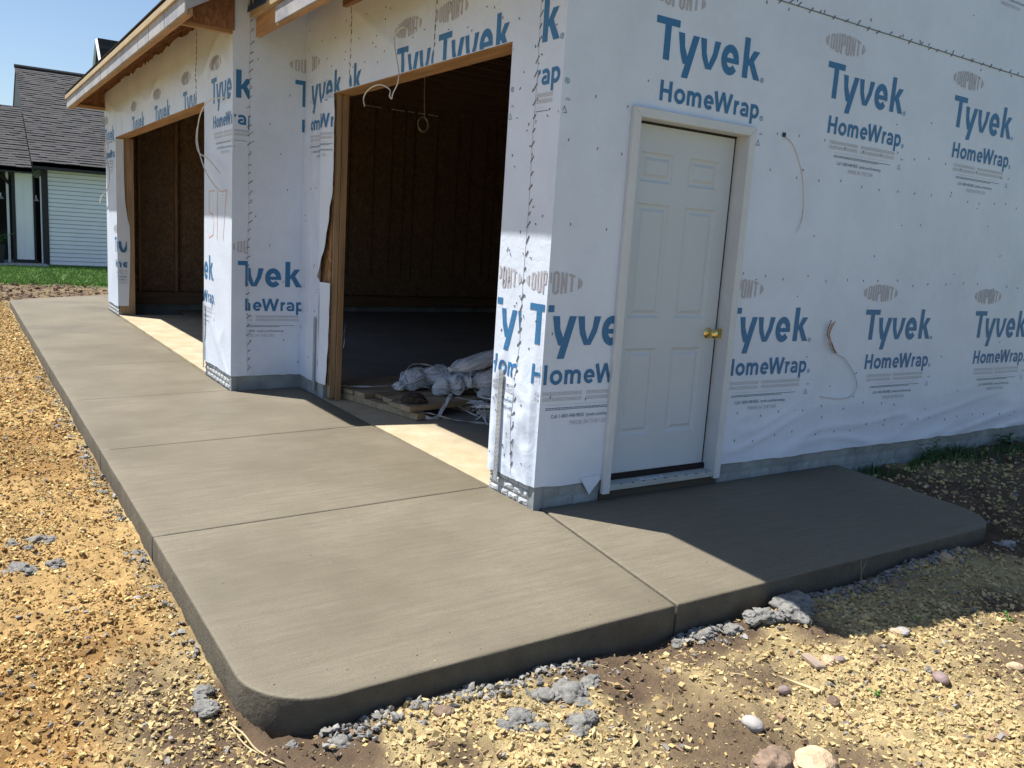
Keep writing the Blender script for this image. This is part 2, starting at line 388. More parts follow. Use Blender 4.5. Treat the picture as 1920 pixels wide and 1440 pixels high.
def rocks(name, x, y, z, size, cols, V=IV, F=IF, mat=None, jag=.38, flat=(1, .78, .50), **k):
    n = len(x); m = len(V)
    v = V[None]*(1+RNG.uniform(-jag, jag, (n, m, 1)))*(1+RNG.uniform(-.3, .3, (n, m, 3)))*np.array(flat)*RNG.uniform(.75, 1.25, (n, 1, 3))
    R = rand_rot(n); 
    # stones mostly lie flat
    v = np.einsum('nij,nmj->nmi', R, v); v[:, :, 2] *= .8
    v = v*size[:, None, None]+np.stack([x, y, z], 1)[:, None]
    f = (F[None]+(np.arange(n)*m)[:, None, None]).reshape(-1, 3)
    me = bpy.data.meshes.new(name); me.vertices.add(n*m); me.vertices.foreach_set('co', v.ravel().astype(np.float32))
    me.loops.add(f.size); me.loops.foreach_set('vertex_index', f.ravel().astype(np.int32)); me.polygons.add(len(f)); me.polygons.foreach_set('loop_start', (np.arange(len(f))*3).astype(np.int32)); me.update(calc_edges=True); me.shade_flat()
    set_col(me, np.repeat(cols, m, 0)); return link(name, me, mat or M_stone, **k)
def scatter(n, x0, x1, y0, y1, dens=None):
    x = RNG.uniform(x0, x1, n); y = RNG.uniform(y0, y1, n)
    keep = (edge_dist(x, y) > .012) & ~((x > .02) & (y > .02)) & (y > -1.36-.5273*(x+2.49))
    if dens is not None: keep &= RNG.random(n) < dens(x, y)
    return x[keep], y[keep]
def stone_cols(x, y, pale=1.):
    och, dirt = region(x, y); n = len(x); r = RNG.random((n, 1)); och = och[:, None]
    oc = OCHRE*(.75+.55*r)+np.array([.08, .10, .05])*(RNG.random((n, 1)) < .25)*2
    pc = PALE*(.78+.42*r)
    c = pc*(1-och)+oc*och; pa = RNG.random((n, 1)); c = np.where(pa < .3, c*np.array([.86, .80, .72]), c)
    g = RNG.random((n, 1)); c = np.where(g < .035, np.array([.27, .255, .24])*(.7+.5*r), c); c = np.where((g > .05) & (g < .10), np.array([.26, .17, .11])*(.6+.7*r), c)
    return c
def gravel(name, n, x0, x1, y0, y1, smin, smax, V, F, label, power=2.2, dens=None):
    x, y = scatter(n, x0, x1, y0, y1, dens); s = smin+(smax-smin)*RNG.random(len(x))**power
    z = ground_z(x, y)+s*RNG.uniform(-.15, .45, len(x)); rocks(name, x, y, z, s, stone_cols(x, y), V, F, kind='stuff', label=label, category='gravel')
dn = lambda x, y: (1-region(x, y)[1]*.86)*(1-.35*region(x, y)[0])*(.38+.62*sstep(.40, .60, fbm(x*2.3, y*2.3, 140)))
gravel('gravel', 105000, -2.95, 3.4, -2.85, -1.2, .0030, .0160, CV, CF, 'pale yellow crushed stone spread over brown dirt in front of the slab', 3.2, dn)
gravel('gravel', 80000, -2.95, 2.8, -2.85, -1.2, .0015, .0040, OV, OF, 'fine yellow grit between the crushed stones in the foreground', 1.5, lambda x, y: dn(x, y)*.9+.1)
gravel('gravel', 90000, -3.0, -1.83, -1.3, 2.8, .0020, .0125, CV, CF, 'ochre sandy gravel beside the long edge of the slab', 4.0, lambda x, y: .30+.7*sstep(.42, .58, fbm(x*2.5, y*2.5, 88)))
gravel('gravel', 32000, -3.3, -1.83, 2.8, 12.8, .006, .02, CV, CF, 'ochre sandy gravel running back beside the far part of the slab', 2.5)
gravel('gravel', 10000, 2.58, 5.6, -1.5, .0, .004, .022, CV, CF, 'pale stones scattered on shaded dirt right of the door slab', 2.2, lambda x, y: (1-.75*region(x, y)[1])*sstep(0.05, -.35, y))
gravel('gravel', 30000, -6.0, -3.0, -1.3, 9.0, .004, .02, CV, CF, 'ochre gravel farther out to the left beyond the slab strip', 3.5)
x, y = scatter(42000, -2.95, 4.2, -2.85, -.4, lambda x, y: region(x, y)[1]**1.5*(.3+.7*(fbm(x*8, y*8, 99) > .5))); sz = .002+.010*RNG.random(len(x))**3
rocks('dirt_crumbs', x, y, ground_z(x, y)+sz*.1, sz, DIRT*(.65+.75*RNG.random((len(x), 1))), CV, CF, M_stone, kind='stuff', label='dark brown crumbs of soil between the stones in front of the slab', category='soil')
x, y = scatter(20000, -3.1, -1.83, -1.3, 6.0, lambda x, y: np.maximum(.10+.25*sstep(.5, .62, fbm(x*1.3, y*1.3, 70)), np.exp(-(((x+2.22)**2/.14+(y+.38)**2/.05))))); sz = .002+.011*RNG.random(len(x))**3.5
rocks('soil_clods', x, y, ground_z(x, y)+sz*.15, sz, RUST*(.55+.75*RNG.random((len(x), 1))), CV, CF, M_stone, kind='stuff', label='rust brown clods mixed in the ochre gravel left of the slab', category='soil')
x, y = scatter(5200, -7, 3, 12.6, 16.9); s = .012+.05*RNG.random(len(x))**3
rocks('soil_clods', x, y, ground_z(x, y), s, DIRT*(.8+.9*RNG.random((len(x), 1)))+np.array([.12, .08, .03])*(RNG.random((len(x), 1)) < .15), IV, IF, M_stone, kind='stuff', label='brown dug soil and clods between slab end and lawn', category='soil')
# grey crumbs of spilled concrete hugging the slab edges
n = 6000; tt = RNG.random(n); side = RNG.random(n) < .82
x = np.where(side, -1.7+4.2*tt, -W-.01-np.abs(RNG.normal(0, .045, n))); y = np.where(side, -D-.01-np.abs(RNG.normal(0, .060, n)), -1.0+6*RNG.random(n)**1.5)
cl = fbm(x*2.4, y*2.4, 90); k = cl > .44; x, y = x[k], y[k]; s = .002+.017*RNG.random(len(x))**4
rocks('concrete_crumbs', x, y, ground_z(x, y)+s*.6, s, np.array([.27, .262, .245])*(.65+.6*RNG.random((len(x), 1))), IV, IF, M_stone, kind='stuff', label='grey crumbs of spilled concrete along the foot of the slab', category='rubble')

# ================================================================= CONCRETE SLAB
pav = empty('pavement', (0, 0, 0), kind='structure')
def arc(cx, cy, r, a0, a1, n): return [(cx+r*math.cos(math.radians(a0+(a1-a0)*i/n)), cy+r*math.sin(math.radians(a0+(a1-a0)*i/n))) for i in range(n+1)]
def inset(pts, ds):
    n = len(pts); out = []
    for i in range(n):
        p0, p1, p2 = Vector(pts[i-1]), Vector(pts[i]), Vector(pts[(i+1) % n])
        e1 = (p1-p0).normalized(); e2 = (p2-p1).normalized(); n1 = Vector((-e1.y, e1.x)); n2 = Vector((-e2.y, e2.x))
        b = (n1+n2); b = b/max(b.dot(n1), .35); out.append((p1.x+b.x*ds, p1.y+b.y*ds))
    return out
def slab_panel(outline, cut=.08):
    """outline is counter-clockwise; rounded tooled edge, sides down into the gravel"""
    n = len(outline); prof = [(.012, 0), (.006, -.0015), (.002, -.005), (0, -.011), (0, -.11), (.004, -.26)]
    bm = bmesh.new(); rings = []
    for d, dz in prof:
        rings.append([bm.verts.new((p[0], p[1], dz)) for p in (inset(outline, d+.0035) if d or 1 else outline)])
    top = bm.faces.new(rings[0]); top.smooth = True
    sides = []
    for a, b in zip(rings, rings[1:]):
        for i in range(n):
            j = (i+1) % n; f = bm.faces.new((a[j], a[i], b[i], b[j])); f.smooth = True; sides.append(f)
    for k in range(len(rings)-3, len(rings)-1):
        pass
    xs = [p[0] for p in outline]; ys = [p[1] for p in outline]
    for ax, lo, hi in ((0, min(xs), max(xs)), (1, min(ys), max(ys))):
        c = math.ceil(lo/cut)*cut
        while c < hi:
            co = [0, 0, 0]; no = [0, 0, 0]; co[ax] = c; no[ax] = 1
            bmesh.ops.bisect_plane(bm, geom=bm.verts[:]+bm.edges[:]+bm.faces[:], plane_co=co, plane_no=no); c += cut
    for v in bm.verts:
        v.co.z += slab_z(v.co.x, v.co.y)
        if v.co.x < -W+.02 or v.co.y < -D+.02:
            if v.co.x < -W+.02: v.co.x += .005*(float(fbm(v.co.y*6, v.co.z*12, 201))-.5)
            if v.co.y < -D+.02: v.co.y += .005*(float(fbm(v.co.x*6, v.co.z*12, 202))-.5)
    bmesh.ops.recalc_face_normals(bm, faces=bm.faces)
    me = bpy.data.meshes.new('slab_panel'); bm.to_mesh(me); bm.free()
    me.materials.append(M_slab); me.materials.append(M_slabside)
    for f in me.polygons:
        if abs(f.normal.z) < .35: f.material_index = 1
    return link('slab_panel', me, [], pav)
JX = -.02
fx = -.004
r = .27
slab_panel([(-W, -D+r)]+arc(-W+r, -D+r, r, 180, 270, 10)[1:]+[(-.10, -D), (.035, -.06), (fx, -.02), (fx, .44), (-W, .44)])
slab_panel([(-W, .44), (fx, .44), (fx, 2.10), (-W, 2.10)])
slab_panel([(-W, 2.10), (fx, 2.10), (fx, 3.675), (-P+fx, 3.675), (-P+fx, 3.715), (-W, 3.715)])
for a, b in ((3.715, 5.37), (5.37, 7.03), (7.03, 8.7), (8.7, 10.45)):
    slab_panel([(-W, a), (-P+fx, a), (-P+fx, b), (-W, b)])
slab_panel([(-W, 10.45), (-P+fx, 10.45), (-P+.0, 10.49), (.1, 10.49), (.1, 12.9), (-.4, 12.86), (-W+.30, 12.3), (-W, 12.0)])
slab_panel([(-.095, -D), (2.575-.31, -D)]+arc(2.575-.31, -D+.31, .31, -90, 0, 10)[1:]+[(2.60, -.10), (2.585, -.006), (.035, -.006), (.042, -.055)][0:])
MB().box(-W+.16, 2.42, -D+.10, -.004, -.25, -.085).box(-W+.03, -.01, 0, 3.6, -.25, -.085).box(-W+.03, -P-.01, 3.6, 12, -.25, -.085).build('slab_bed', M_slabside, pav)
# small stones and grit lying on the slab
n = 420; x = RNG.uniform(-1.75, 2.5, n); y = RNG.uniform(-1.15, 1.2, n)
x = np.concatenate([x, RNG.uniform(-1.8, 1.2, 160)]); y = np.concatenate([y, RNG.uniform(-1.17, -1.0, 160)])
k = (~((x > -.02) & (y > -.02))) & (np.hypot(np.minimum(x+W-r, 0), np.minimum(y+D-r, 0)) < r-.02); x, y = x[k], y[k]
z = np.array([slab_z(a, b) for a, b in zip(x, y)])+.001; s = .0012+.0028*RNG.random(len(x))**3
rocks('grit', x, y, z, s, np.where(RNG.random((len(x), 1)) < .5, np.array([.06, .05, .04]), PALE), OV, OF, M_stone, kind='stuff', label='specks of grit lying on the fresh concrete slab', category='grit')

# ================================================================= GARAGE
garage = empty('garage_building', (0, 0, 0), label='unfinished garage wrapped in white printed house wrap with two open door bays', category='garage')
# floor (setting)
fl = MB()
for (x0, x1, y0, y1) in ((.001, .62, Y1, Y2), (-P+.001, .62, Y3, Y4)): pass
fl.poly([(-P+.002, Y3-.06, 0), (.30, Y3-.06, 0), (.30, Y4+.06, 0), (-P+.002, Y4+.06, 0)])
fl.poly([(.002, Y1-.06, 0), (.30, Y1-.06, 0), (.30, Y2+.10, 0), (.002, Y2+.10, 0)])
fl.poly([(.30, .06, 0), (BX, .06, 0), (BX, 10.3, 0), (.30, 10.3, 0)])
fl.poly([(-P+.002, Y3-.06, 0), (-P+.002, Y4+.06, 0), (-P+.002, Y4+.06, -.2), (-P+.002, Y3-.06, -.2)])
fl.poly([(.002, Y1-.06, 0), (.002, Y2+.1, 0), (.002, Y2+.1, -.2), (.002, Y1-.06, -.2)])
link('garage_floor', fl.mesh('garage_floor'), M_floor, kind='structure')

# ---- wall planes: (s, z, off) -> point
def m_side(s, z, o): return (s, -o, z)              # y = 0, s = x
def m_f2(s, z, o): return (-o, -s, z)               # x = 0, s = -y
def m_ret(s, z, o): return (s, YC-o, z)             # y = YC, s = x
def m_f1(s, z, o): return (-P-o, -s, z)             # x = -P, s = -y
def fold(s, z, base, freq, ang, seed):              # crease-like ridges
    ca, sa = math.cos(ang), math.sin(ang); a = s*ca+z*sa; b = -s*sa+z*ca
    n = vnoise(a*freq+2*vnoise(b*1.3, a*.8, seed+3), b*freq*.18, seed); return base*(1-np.abs(2*n-1))**3
def d_side(s, z):
    h = .004*vnoise(s*1.1, z*.8, 2)
    low = sstep(.62, .16, z)
    h = h+low*(sstep(1.2, 1.6, s))*(fold(s, z, .012, 9, -1.45, 5)+.006*vnoise(s*1.7, z*9, 8))
    h = h+sstep(.62, .2, z)*sstep(.45, .0, s)*.004*vnoise(s*7, z*6, 4)
    h = h+sstep(.75, .1, z)*.010*(.5+.5*vnoise(s*1.3, z*.1, 12))*sstep(1.3, 2.2, s)
    return h*sstep(0, .06, s)
def d_f2(s, z):
    y = -s; h = .003*vnoise(s*1.5, z*1.1, 3)
    p = sstep(.95, .55, z)*sstep(.46, .40, y)*(1-sstep(.296, .312, y)*sstep(.408, .392, y)*sstep(.76, .72, z))
    h = h+p*sstep(.0, .05, y)*(fold(s, z, .012, 7, .7, 6)+fold(s, z, .010, 10, -.5, 16)+fold(s, z, .007, 15, 1.2, 26)+fold(s, z, .006, 20, .1, 27))
    h = h+sstep(2.4, 2.7, z)*fold(s, z, .010, 3.2, 1.15, 36)*sstep(.4, .7, y)
    h = h+sstep(2.7, 3.1, y)*sstep(2.5, 2.2, z)*fold(s, z, .012, 5, .12, 46)*sstep(3.66, 3.5, y)
    return h*sstep(0, .05, y)*sstep(3.68, 3.62, y)
def d_ret(s, z):
    h = .002*vnoise(s*2, z, 9)+sstep(.5, .2, z)*fold(s, z, .007, 8, .35, 56)+sstep(-.14, -.02, s)*.004*vnoise(s*30, z*1.2, 66)
    return h*sstep(-.6, -.55, s)*sstep(0, -.03, s)
def d_f1(s, z):
    y = -s; h = .003*vnoise(s, z*1.1, 4)+sstep(2.5, 2.8, z)*fold(s, z, .012, 2.6, 1.25, 76)
    h = h+sstep(.8, .3, z)*sstep(4.62, 4.5, y)*fold(s, z, .008, 8, .8, 86)
    return h*sstep(3.68, 3.73, y)
OFF = .012       # sheet stands this far off the sheathing
def breaks(a, b, extra, g=.02):
    """the grid lines every sheet and its print share"""
    k = np.arange(math.ceil(a/g), math.floor(b/g)+1)*g
    v = np.unique(np.round(np.concatenate([[a, b], k, [e for e in extra if a <= e <= b]]), 5)); return v
G = .02
def sheet(name, mp, disp, s0, s1, z0, z1, holes, top=None, bottom=None, flip=False, g=.02, **k):
    ex = [h[i] for h in holes for i in (0, 1)]; ez = [h[i] for h in holes for i in (2, 3)]
    S = breaks(s0, s1, ex, g); Z = breaks(z0, z1, ez, g); n = len(S); SS, ZZ = np.meshgrid(S, Z); DD = disp(SS, ZZ)
    V = []; idx = {}; F = []
    def vid(i, j):
        if (i, j) not in idx:
            s, z = S[i], Z[j]; zz = z
            if bottom and j == 0: zz = z+bottom(s)
            if top and j == len(Z)-1: zz = z+top(s)
            idx[(i, j)] = len(V); V.append(mp(s, zz, OFF+float(disp(s, z))))
        return idx[(i, j)]
    for j in range(len(Z)-1):
        for i in range(n-1):
            cs, cz = (S[i]+S[i+1])/2, (Z[j]+Z[j+1])/2
            if any(h[0] < cs < h[1] and h[2] < cz < h[3] for h in holes): continue
            F.append((vid(i, j), vid(i+1, j), vid(i+1, j+1), vid(i, j+1)))
    me = bpy.data.meshes.new(name); me.from_pydata(V, [], F); me.update()
    bm = bmesh.new(); bm.from_mesh(me); bmesh.ops.recalc_face_normals(bm, faces=bm.faces); bm.to_mesh(me); bm.free()
    return link(name, me, M_wrap, garage, True, **k)

def bot(seed): return lambda s: -.012*float(vnoise(s*5, 0, seed))-.006*float(vnoise(s*19, 3, seed))
W_side = sheet('house_wrap', m_side, d_side, -OFF, BX, WZ, 5.4, [(DX0+.012, DX1-.012, -1, DT-.015)], bottom=bot(5), label='white printed house wrap on the shaded side wall')
bm = bmesh.new(); bm.from_mesh(W_side.data)
for no, co in (((-SL, 0, 1), (0, 0, 3.29)), ((SL, 0, 1), (3.55, 0, 5.42))):
    bmesh.ops.bisect_plane(bm, geom=bm.verts[:]+bm.edges[:]+bm.faces[:], plane_co=co, plane_no=no, clear_outer=True)
bm.to_mesh(W_side.data); bm.free()
W_f2 = sheet('house_wrap', m_f2, d_f2, -YC+OFF, OFF, WZ, 3.16, [(-Y2+.01, -Y1-.01, -1, HD), (-3.20, -Y2+.01, -1, 2.40)], top=lambda s: .02*float(vnoise(s*12, 1, 8)), bottom=bot(6), label='white printed house wrap around the near door opening')
W_ret = sheet('house_wrap', m_ret, d_ret, -P-OFF, 0, WZ, 3.31, [], bottom=bot(7), label='white printed house wrap on the narrow return wall')
W_f1 = sheet('house_wrap', m_f1, d_f1, -Y5, -YC+OFF, WZ, 3.12, [(-Y4, -Y3, -1, HD)], top=lambda s: -.015+.045*float(vnoise(s*9, 1, 8)) if -9.0 < s < -4.9 else 0, bottom=bot(8), label='white printed house wrap around the far door opening')
MB().poly([(-P-OFF, Y5+.01, WZ), (BX, Y5+.01, WZ), (BX, Y5+.01, 3.34), (3.55, Y5+.01, 5.7), (-P-OFF, Y5+.01, 3.28)]).build('house_wrap', M_wrap, garage)
MB().poly([(BX, -OFF, WZ), (BX, Y5+.01, WZ), (BX, Y5+.01, 3.34), (BX, -OFF, 3.0)]).build('house_wrap', M_wrap, garage)

# ---- print: strokes -> convex pieces -> clipped, cut on the grid, laid on the sheet
def stroke(pts, w, closed=False):
    """polyline to convex quads with mitred joints"""
    n = len(pts); L = []; R = []
    for i in range(n):
        if closed: a, b, c = pts[i-1], pts[i], pts[(i+1) % n]
        else: a, b, c = pts[max(i-1, 0)], pts[i], pts[min(i+1, n-1)]
        d1 = np.array(b)-np.array(a) if a != b else np.array(c)-np.array(b); d2 = np.array(c)-np.array(b) if c != b else d1
        d1 = d1/np.linalg.norm(d1); d2 = d2/np.linalg.norm(d2); n1 = np.array([-d1[1], d1[0]]); n2 = np.array([-d2[1], d2[0]])
        m = n1+n2; m = m/max(m.dot(n1), .4); ww = (w[i] if isinstance(w, (list, tuple)) else w)/2
        L.append(np.array(b)+m*ww); R.append(np.array(b)-m*ww)
    q = []
    for i in range(n if closed else n-1):
        j = (i+1) % n; q.append([tuple(R[i]), tuple(R[j]), tuple(L[j]), tuple(L[i])])
    return q
def earc(cx, cy, rx, ry, a0, a1, n=10): return [(cx+rx*math.cos(math.radians(a0+(a1-a0)*i/n)), cy+ry*math.sin(math.radians(a0+(a1-a0)*i/n))) for i in range(n+1)]
def tyvek():
    w = .0445; L = []
    L.append([[(0, .174), (.167, .174), (.167, .210), (0, .210)]])
    L.append([[(.0625, 0), (.107, 0), (.107, .174), (.0625, .174)]])
    # y: tail stroke, then left stroke butting into it
    L.append([[(.203, -.071), (.250, -.071), (.3165, .154), (.270, .154)]])
    L.append([[(.161, .154), (.206, .154), (.213, .09), (.181, .06)], [(.181, .06), (.213, .09), (.2405, .032), (.222, .0)], [(.181, .06), (.222, .0), (.207, .0)]])
    L.append([[(.325, .154), (.370, .154), (.377, .085), (.345, .06)], [(.345, .06), (.377, .085), (.399, .028), (.421, 0), (.377, 0)], ])
    L.append([[(.399, .028), (.427, .09), (.459, .07), (.421, 0)], [(.427, .09), (.436, .154), (.481, .154), (.459, .07)]])
    e = earc(.563, .076, .0485, .0605, 8, 322, 20); L.append(stroke(e, .042)); L.append([[(.530, .060), (.633, .060), (.633, .086), (.530, .086)]])
    L.append([[(.668, 0), (.711, 0), (.711, .217), (.668, .217)]])
    L.append([[(.711, .070), (.740, .076), (.798, .154), (.748, .154), (.711, .098)]])
    L.append([[(.711, .092), (.764, 0), (.815, 0), (.748, .106), (.732, .09)]])
    return L
def homewrap(b=-.208):
    w = .0205; xh = .077; ch = .105; L = []
    def A(q): L.append([[(x, y+b) for x, y in p] for p in q])
    A([[(.064, 0), (.086, 0), (.086, ch), (.064, ch)]]); A([[(.128, 0), (.150, 0), (.150, ch), (.128, ch)]]); A([[(.086, .044), (.128, .044), (.128, .063), (.086, .063)]])
    A(stroke(earc(.2085, xh/2, .0305, xh/2-.009, 0, 351, 20)[:-1], w, True))
    def leg(x): A([[(x, 0), (x+w, 0), (x+w, xh*.72), (x, xh*.72)]])
    A([[(.263, 0), (.263+w, 0), (.263+w, xh), (.263, xh)]]); 
    A(stroke([(.273, .052)]+earc(.294, .048, .019, .0205, 150, 0, 7)+[(.313, 0)], w)); A(stroke([(.313, .048)]+earc(.339, .048, .023, .0205, 160, 0, 7)+[(.362, 0)], w))
    A(stroke(earc(.430, xh/2, .027, xh/2-.009, 6, 320, 16), w)); A([[(.413, .031), (.467, .031), (.467, .045), (.413, .045)]])
    A(stroke([(.479, ch), (.506, .0), ], .0225)); A(stroke([(.506, .0), (.540, ch)], .021)); A(stroke([(.540, ch), (.574, 0)], .021)); A(stroke([(.574, 0), (.605, ch)], .0225))
    A([[(.631, 0), (.631+w, 0), (.631+w, xh), (.631, xh)]]); A(stroke([(.642, .045)]+earc(.668, .040, .025, .028, 160, 85, 4), w))
    A(stroke([(.689, .062)]+earc(.716, .046, .026, .0225, 120, 0, 6)+[(.742, 0)], w)); A(stroke(earc(.715, .0225, .022, .0145, 60, 330, 12), w*.9))
    A([[(.768, -.034), (.768+w, -.034), (.768+w, xh), (.768, xh)]]); A(stroke(earc(.802, xh/2, .028, xh/2-.009, 150, -150, 14), w))
    return L
def dupont(cx=.143, cz=.325, a=.195, h=.062):
    L = []; x0 = -.148; lw = .040; gap = .0105; sw = .0135
    def hh(x): return h*math.sqrt(max(0., 1-(x/a)**2))*.96
    def put(qs):
        for q in qs:
            L.append([[(cx+x, cz+(yy)*hh(x)) for x, yy in q]])
    def bar(xa, xb, ya, yb, n=1):
        for i in range(n):
            u0 = xa+(xb-xa)*i/n; u1 = xa+(xb-xa)*(i+1)/n; put([[(u0, ya), (u1, ya), (u1, yb), (u0, yb)]])
    t = .24
    for i, ch in enumerate('DUPONT'):
        l = x0+i*(lw+gap); r_ = l+lw
        if ch == 'D': bar(l, l+sw, -1, 1); bar(l+sw, r_-sw, 1-t, 1, 2); bar(l+sw, r_-sw, -1, -1+t, 2); put([[(r_-sw, -1), (r_, -.78), (r_, .78), (r_-sw, 1)]])
        if ch == 'U': bar(l, l+sw, -.85, 1); bar(r_-sw, r_, -.85, 1); put([[(l+sw*.0, -.85), (l+sw, -1), (r_-sw, -1), (r_, -.85), (r_-sw, -1+t), (l+sw, -1+t)]])
        if ch == 'P': bar(l, l+sw, -1, 1); bar(l+sw, r_-sw, 1-t, 1, 2); bar(l+sw, r_-sw, -.15, -.15+t, 2); put([[(r_-sw, -.15), (r_, 0), (r_, .85), (r_-sw, 1)]])
        if ch == 'O': put([[(l, -.8), (l+sw, -1), (l+sw, 1), (l, .8)]]); put([[(r_-sw, -1), (r_, -.8), (r_, .8), (r_-sw, 1)]]); bar(l+sw, r_-sw, 1-t, 1, 2); bar(l+sw, r_-sw, -1, -1+t, 2)
        if ch == 'N': bar(l, l+sw, -1, 1); bar(r_-sw, r_, -1, 1); put([[(l+sw, .9), (l+sw, .2), (r_-sw, -.95), (r_-sw, -.25)]])
        if ch == 'T': bar(l, r_, 1-t*1.2, 1, 3); bar(l+(lw-sw)/2, l+(lw+sw)/2, -1, 1-t*1.2)
    for sg in (-1, 1):
        xs_ = [.166, .175, .184, .192]; pts = [(cx+sg*x, cz+hh(x)) for x in xs_]+[(cx+sg*a, cz)]+[(cx+sg*x, cz-hh(x)) for x in reversed(xs_)]
        L.append([pts if sg < 0 else pts[::-1]])
    return L
_tc = {}
def text_tris(body, size, cx=1.):
    """triangles of flat lettering from the built-in typeface"""
    key = (body, size, cx)
    if key in _tc: return _tc[key]
    cu = bpy.data.curves.new('t', 'FONT'); cu.body = body; cu.size = size; cu.resolution_u = 3
    o = bpy.data.objects.new('t', cu); C.objects.link(o); dg = bpy.context.evaluated_depsgraph_get(); dg.update()
    me = o.evaluated_get(dg).to_mesh(); me.calc_loop_triangles()
    v = [(p.co.x*cx, p.co.y) for p in me.vertices]; tr = [[v[i] for i in t_.vertices] for t_ in me.loop_triangles]
    o.evaluated_get(dg).to_mesh_clear(); bpy.data.objects.remove(o); bpy.data.curves.remove(cu)
    _tc[key] = tr; return tr
def fine(far=False):
    """greyed blocks of tiny print, the call line and the origin line: (pieces, material)"""
    out = []
    rr = random.Random(5)
    for (a, b) in ((.102, .388), (.418, .79)):
        for i, zz in enumerate((-.252, -.259, -.266, -.282, -.289, -.296)):
            x = a
            while x < b-.004:
                l = min(rr.uniform(.010, .034), b-x); out.append(([[[(x, zz), (x+l, zz), (x+l, zz+.0042), (x, zz+.0042)]]], 3)); x += l+.0025
    for i, zz in enumerate((-.337, -.345)):
        x = .155
        while x < .745-(.12 if i else 0):
            l = rr.uniform(.006, .022); out.append(([[[(x, zz), (x+l, zz), (x+l, zz+.004), (x, zz+.004)]]], 2)); x += l+.003
    out.append(([[[(.16, -.318), (.72, -.318), (.72, -.3162), (.16, -.3162)]]], 3))
    call = text_tris('Call 1-800-448-9835  tyvek.com/homewrap', .0285, .94)
    out.append(([[[(x+.191, z-.389) for x, z in t_]] for t_ in call], 2))
    made = text_tris('MADE IN THE USA', .034, .95); out.append(([[[(x+.318, z-.431) for x, z in t_]] for t_ in made], 1))
    usa = text_tris('USA', .016); out.append(([[[(x+.862, z-.292) for x, z in t_]] for t_ in usa], 2))
    tri = [(.845, -.352), (.875, -.352), (.860, -.322)]; out.append(([stroke(tri, .003, True)], 2))
    for (cx, cz) in ((.836, .008), (.866, -.200)):
        out.append(([stroke(earc(cx, cz, .0125, .0125, 0, 340, 17)[:18], .003, True)], 0)); R_ = text_tris('R', .021); out.append(([[[(x+cx-.006, z+cz-.0065) for x, z in t_]] for t_ in R_], 0))
    return out
LOGO = [(l, 0) for l in tyvek()]+[(l, 0) for l in homewrap()]+[(l, 1) for l in dupont()]
for pcs, mi in fine():
    for l in pcs: LOGO.append((l, mi))
def clip_half(p, ax, c, sign):
    out = []; n = len(p)
    for i in range(n):
        a = p[i]; b = p[(i+1) % n]; da = (a[ax]-c)*sign; db = (b[ax]-c)*sign
        if da >= 0: out.append(a)
        if (da > 0 and db < 0) or (da < 0 and db > 0):
            t_ = da/(da-db); out.append((a[0]+(b[0]-a[0])*t_, a[1]+(b[1]-a[1])*t_))
    return out if len(out) > 2 else None
def clip_rect(p, r_):
    for ax, c, s in ((0, r_[0], 1), (0, r_[1], -1), (1, r_[2], 1), (1, r_[3], -1)):
        p = clip_half(p, ax, c, s)
        if not p: return None
    return p
def cells(p, g=.02):
    out = [p]
    for ax in (0, 1):
        nxt = []
        for q in out:
            lo = min(v[ax] for v in q); hi = max(v[ax] for v in q); k = math.floor(lo/g)+1; cur = q
            while cur and k*g < hi-1e-7:
                a = clip_half(cur, ax, k*g, -1)
                if a: nxt.append(a)
                cur = clip_half(cur, ax, k*g, 1); k += 1
            if cur: nxt.append(cur)
        out = nxt
    return out
def area(p): return abs(sum(p[i-1][0]*p[i][1]-p[i][0]*p[i-1][1] for i in range(len(p))))/2
def grid_disp(disp, s, z):
    """the sheet's own bilinear height so the ink lies on it"""
    s = np.asarray(s); z = np.asarray(z); i = np.floor(s/G); j = np.floor(z/G); fx_ = s/G-i; fz = z/G-j
    a, b, c, d = disp(i*G, j*G), disp((i+1)*G, j*G), disp(i*G, (j+1)*G), disp((i+1)*G, (j+1)*G)
    return (a*(1-fx_)+b*fx_)*(1-fz)+(c*(1-fx_)+d*fx_)*fz
def put_print(layers, rect, mp, disp, parent, name='printed_logo', mats=None, ds=0., dz=0., lift=.0016, **k):
    V = []; F = []; MI = []; S = []; Z = []; O = []
    for li, (polys, mi) in enumerate(layers):
        for p in polys:
            p = [(a+ds, b+dz) for a, b in p]; p = clip_rect(p, rect)
            if not p: continue
            for q in cells(p):
                if area(q) < 1e-8: continue
                n0 = len(S); S += [v[0] for v in q]; Z += [v[1] for v in q]; O += [lift+(li % 24)*.00006]*len(q); F.append(tuple(range(n0, n0+len(q)))); MI.append(mi)
    if not F: return None
    H = OFF+grid_disp(disp, np.array(S), np.array(Z))+np.array(O)
    V = [mp(s, z, h) for s, z, h in zip(S, Z, H)]
    me = bpy.data.meshes.new(name); me.from_pydata(V, [], F)
    for m in (mats or [M_blue, M_grey, M_navy, M_haze]): me.materials.append(m)
    me.polygons.foreach_set('material_index', MI); me.update()
    # face outwards
    c = Vector(mp(0, 0, 1))-Vector(mp(0, 0, 0)); me.calc_loop_triangles()
    if me.polygons[0].normal.dot(c) < 0:
        me.flip_normals()
    return link(name, me, [], parent, **k)
TR, BR = 2.398, .882      # baselines of the two rows
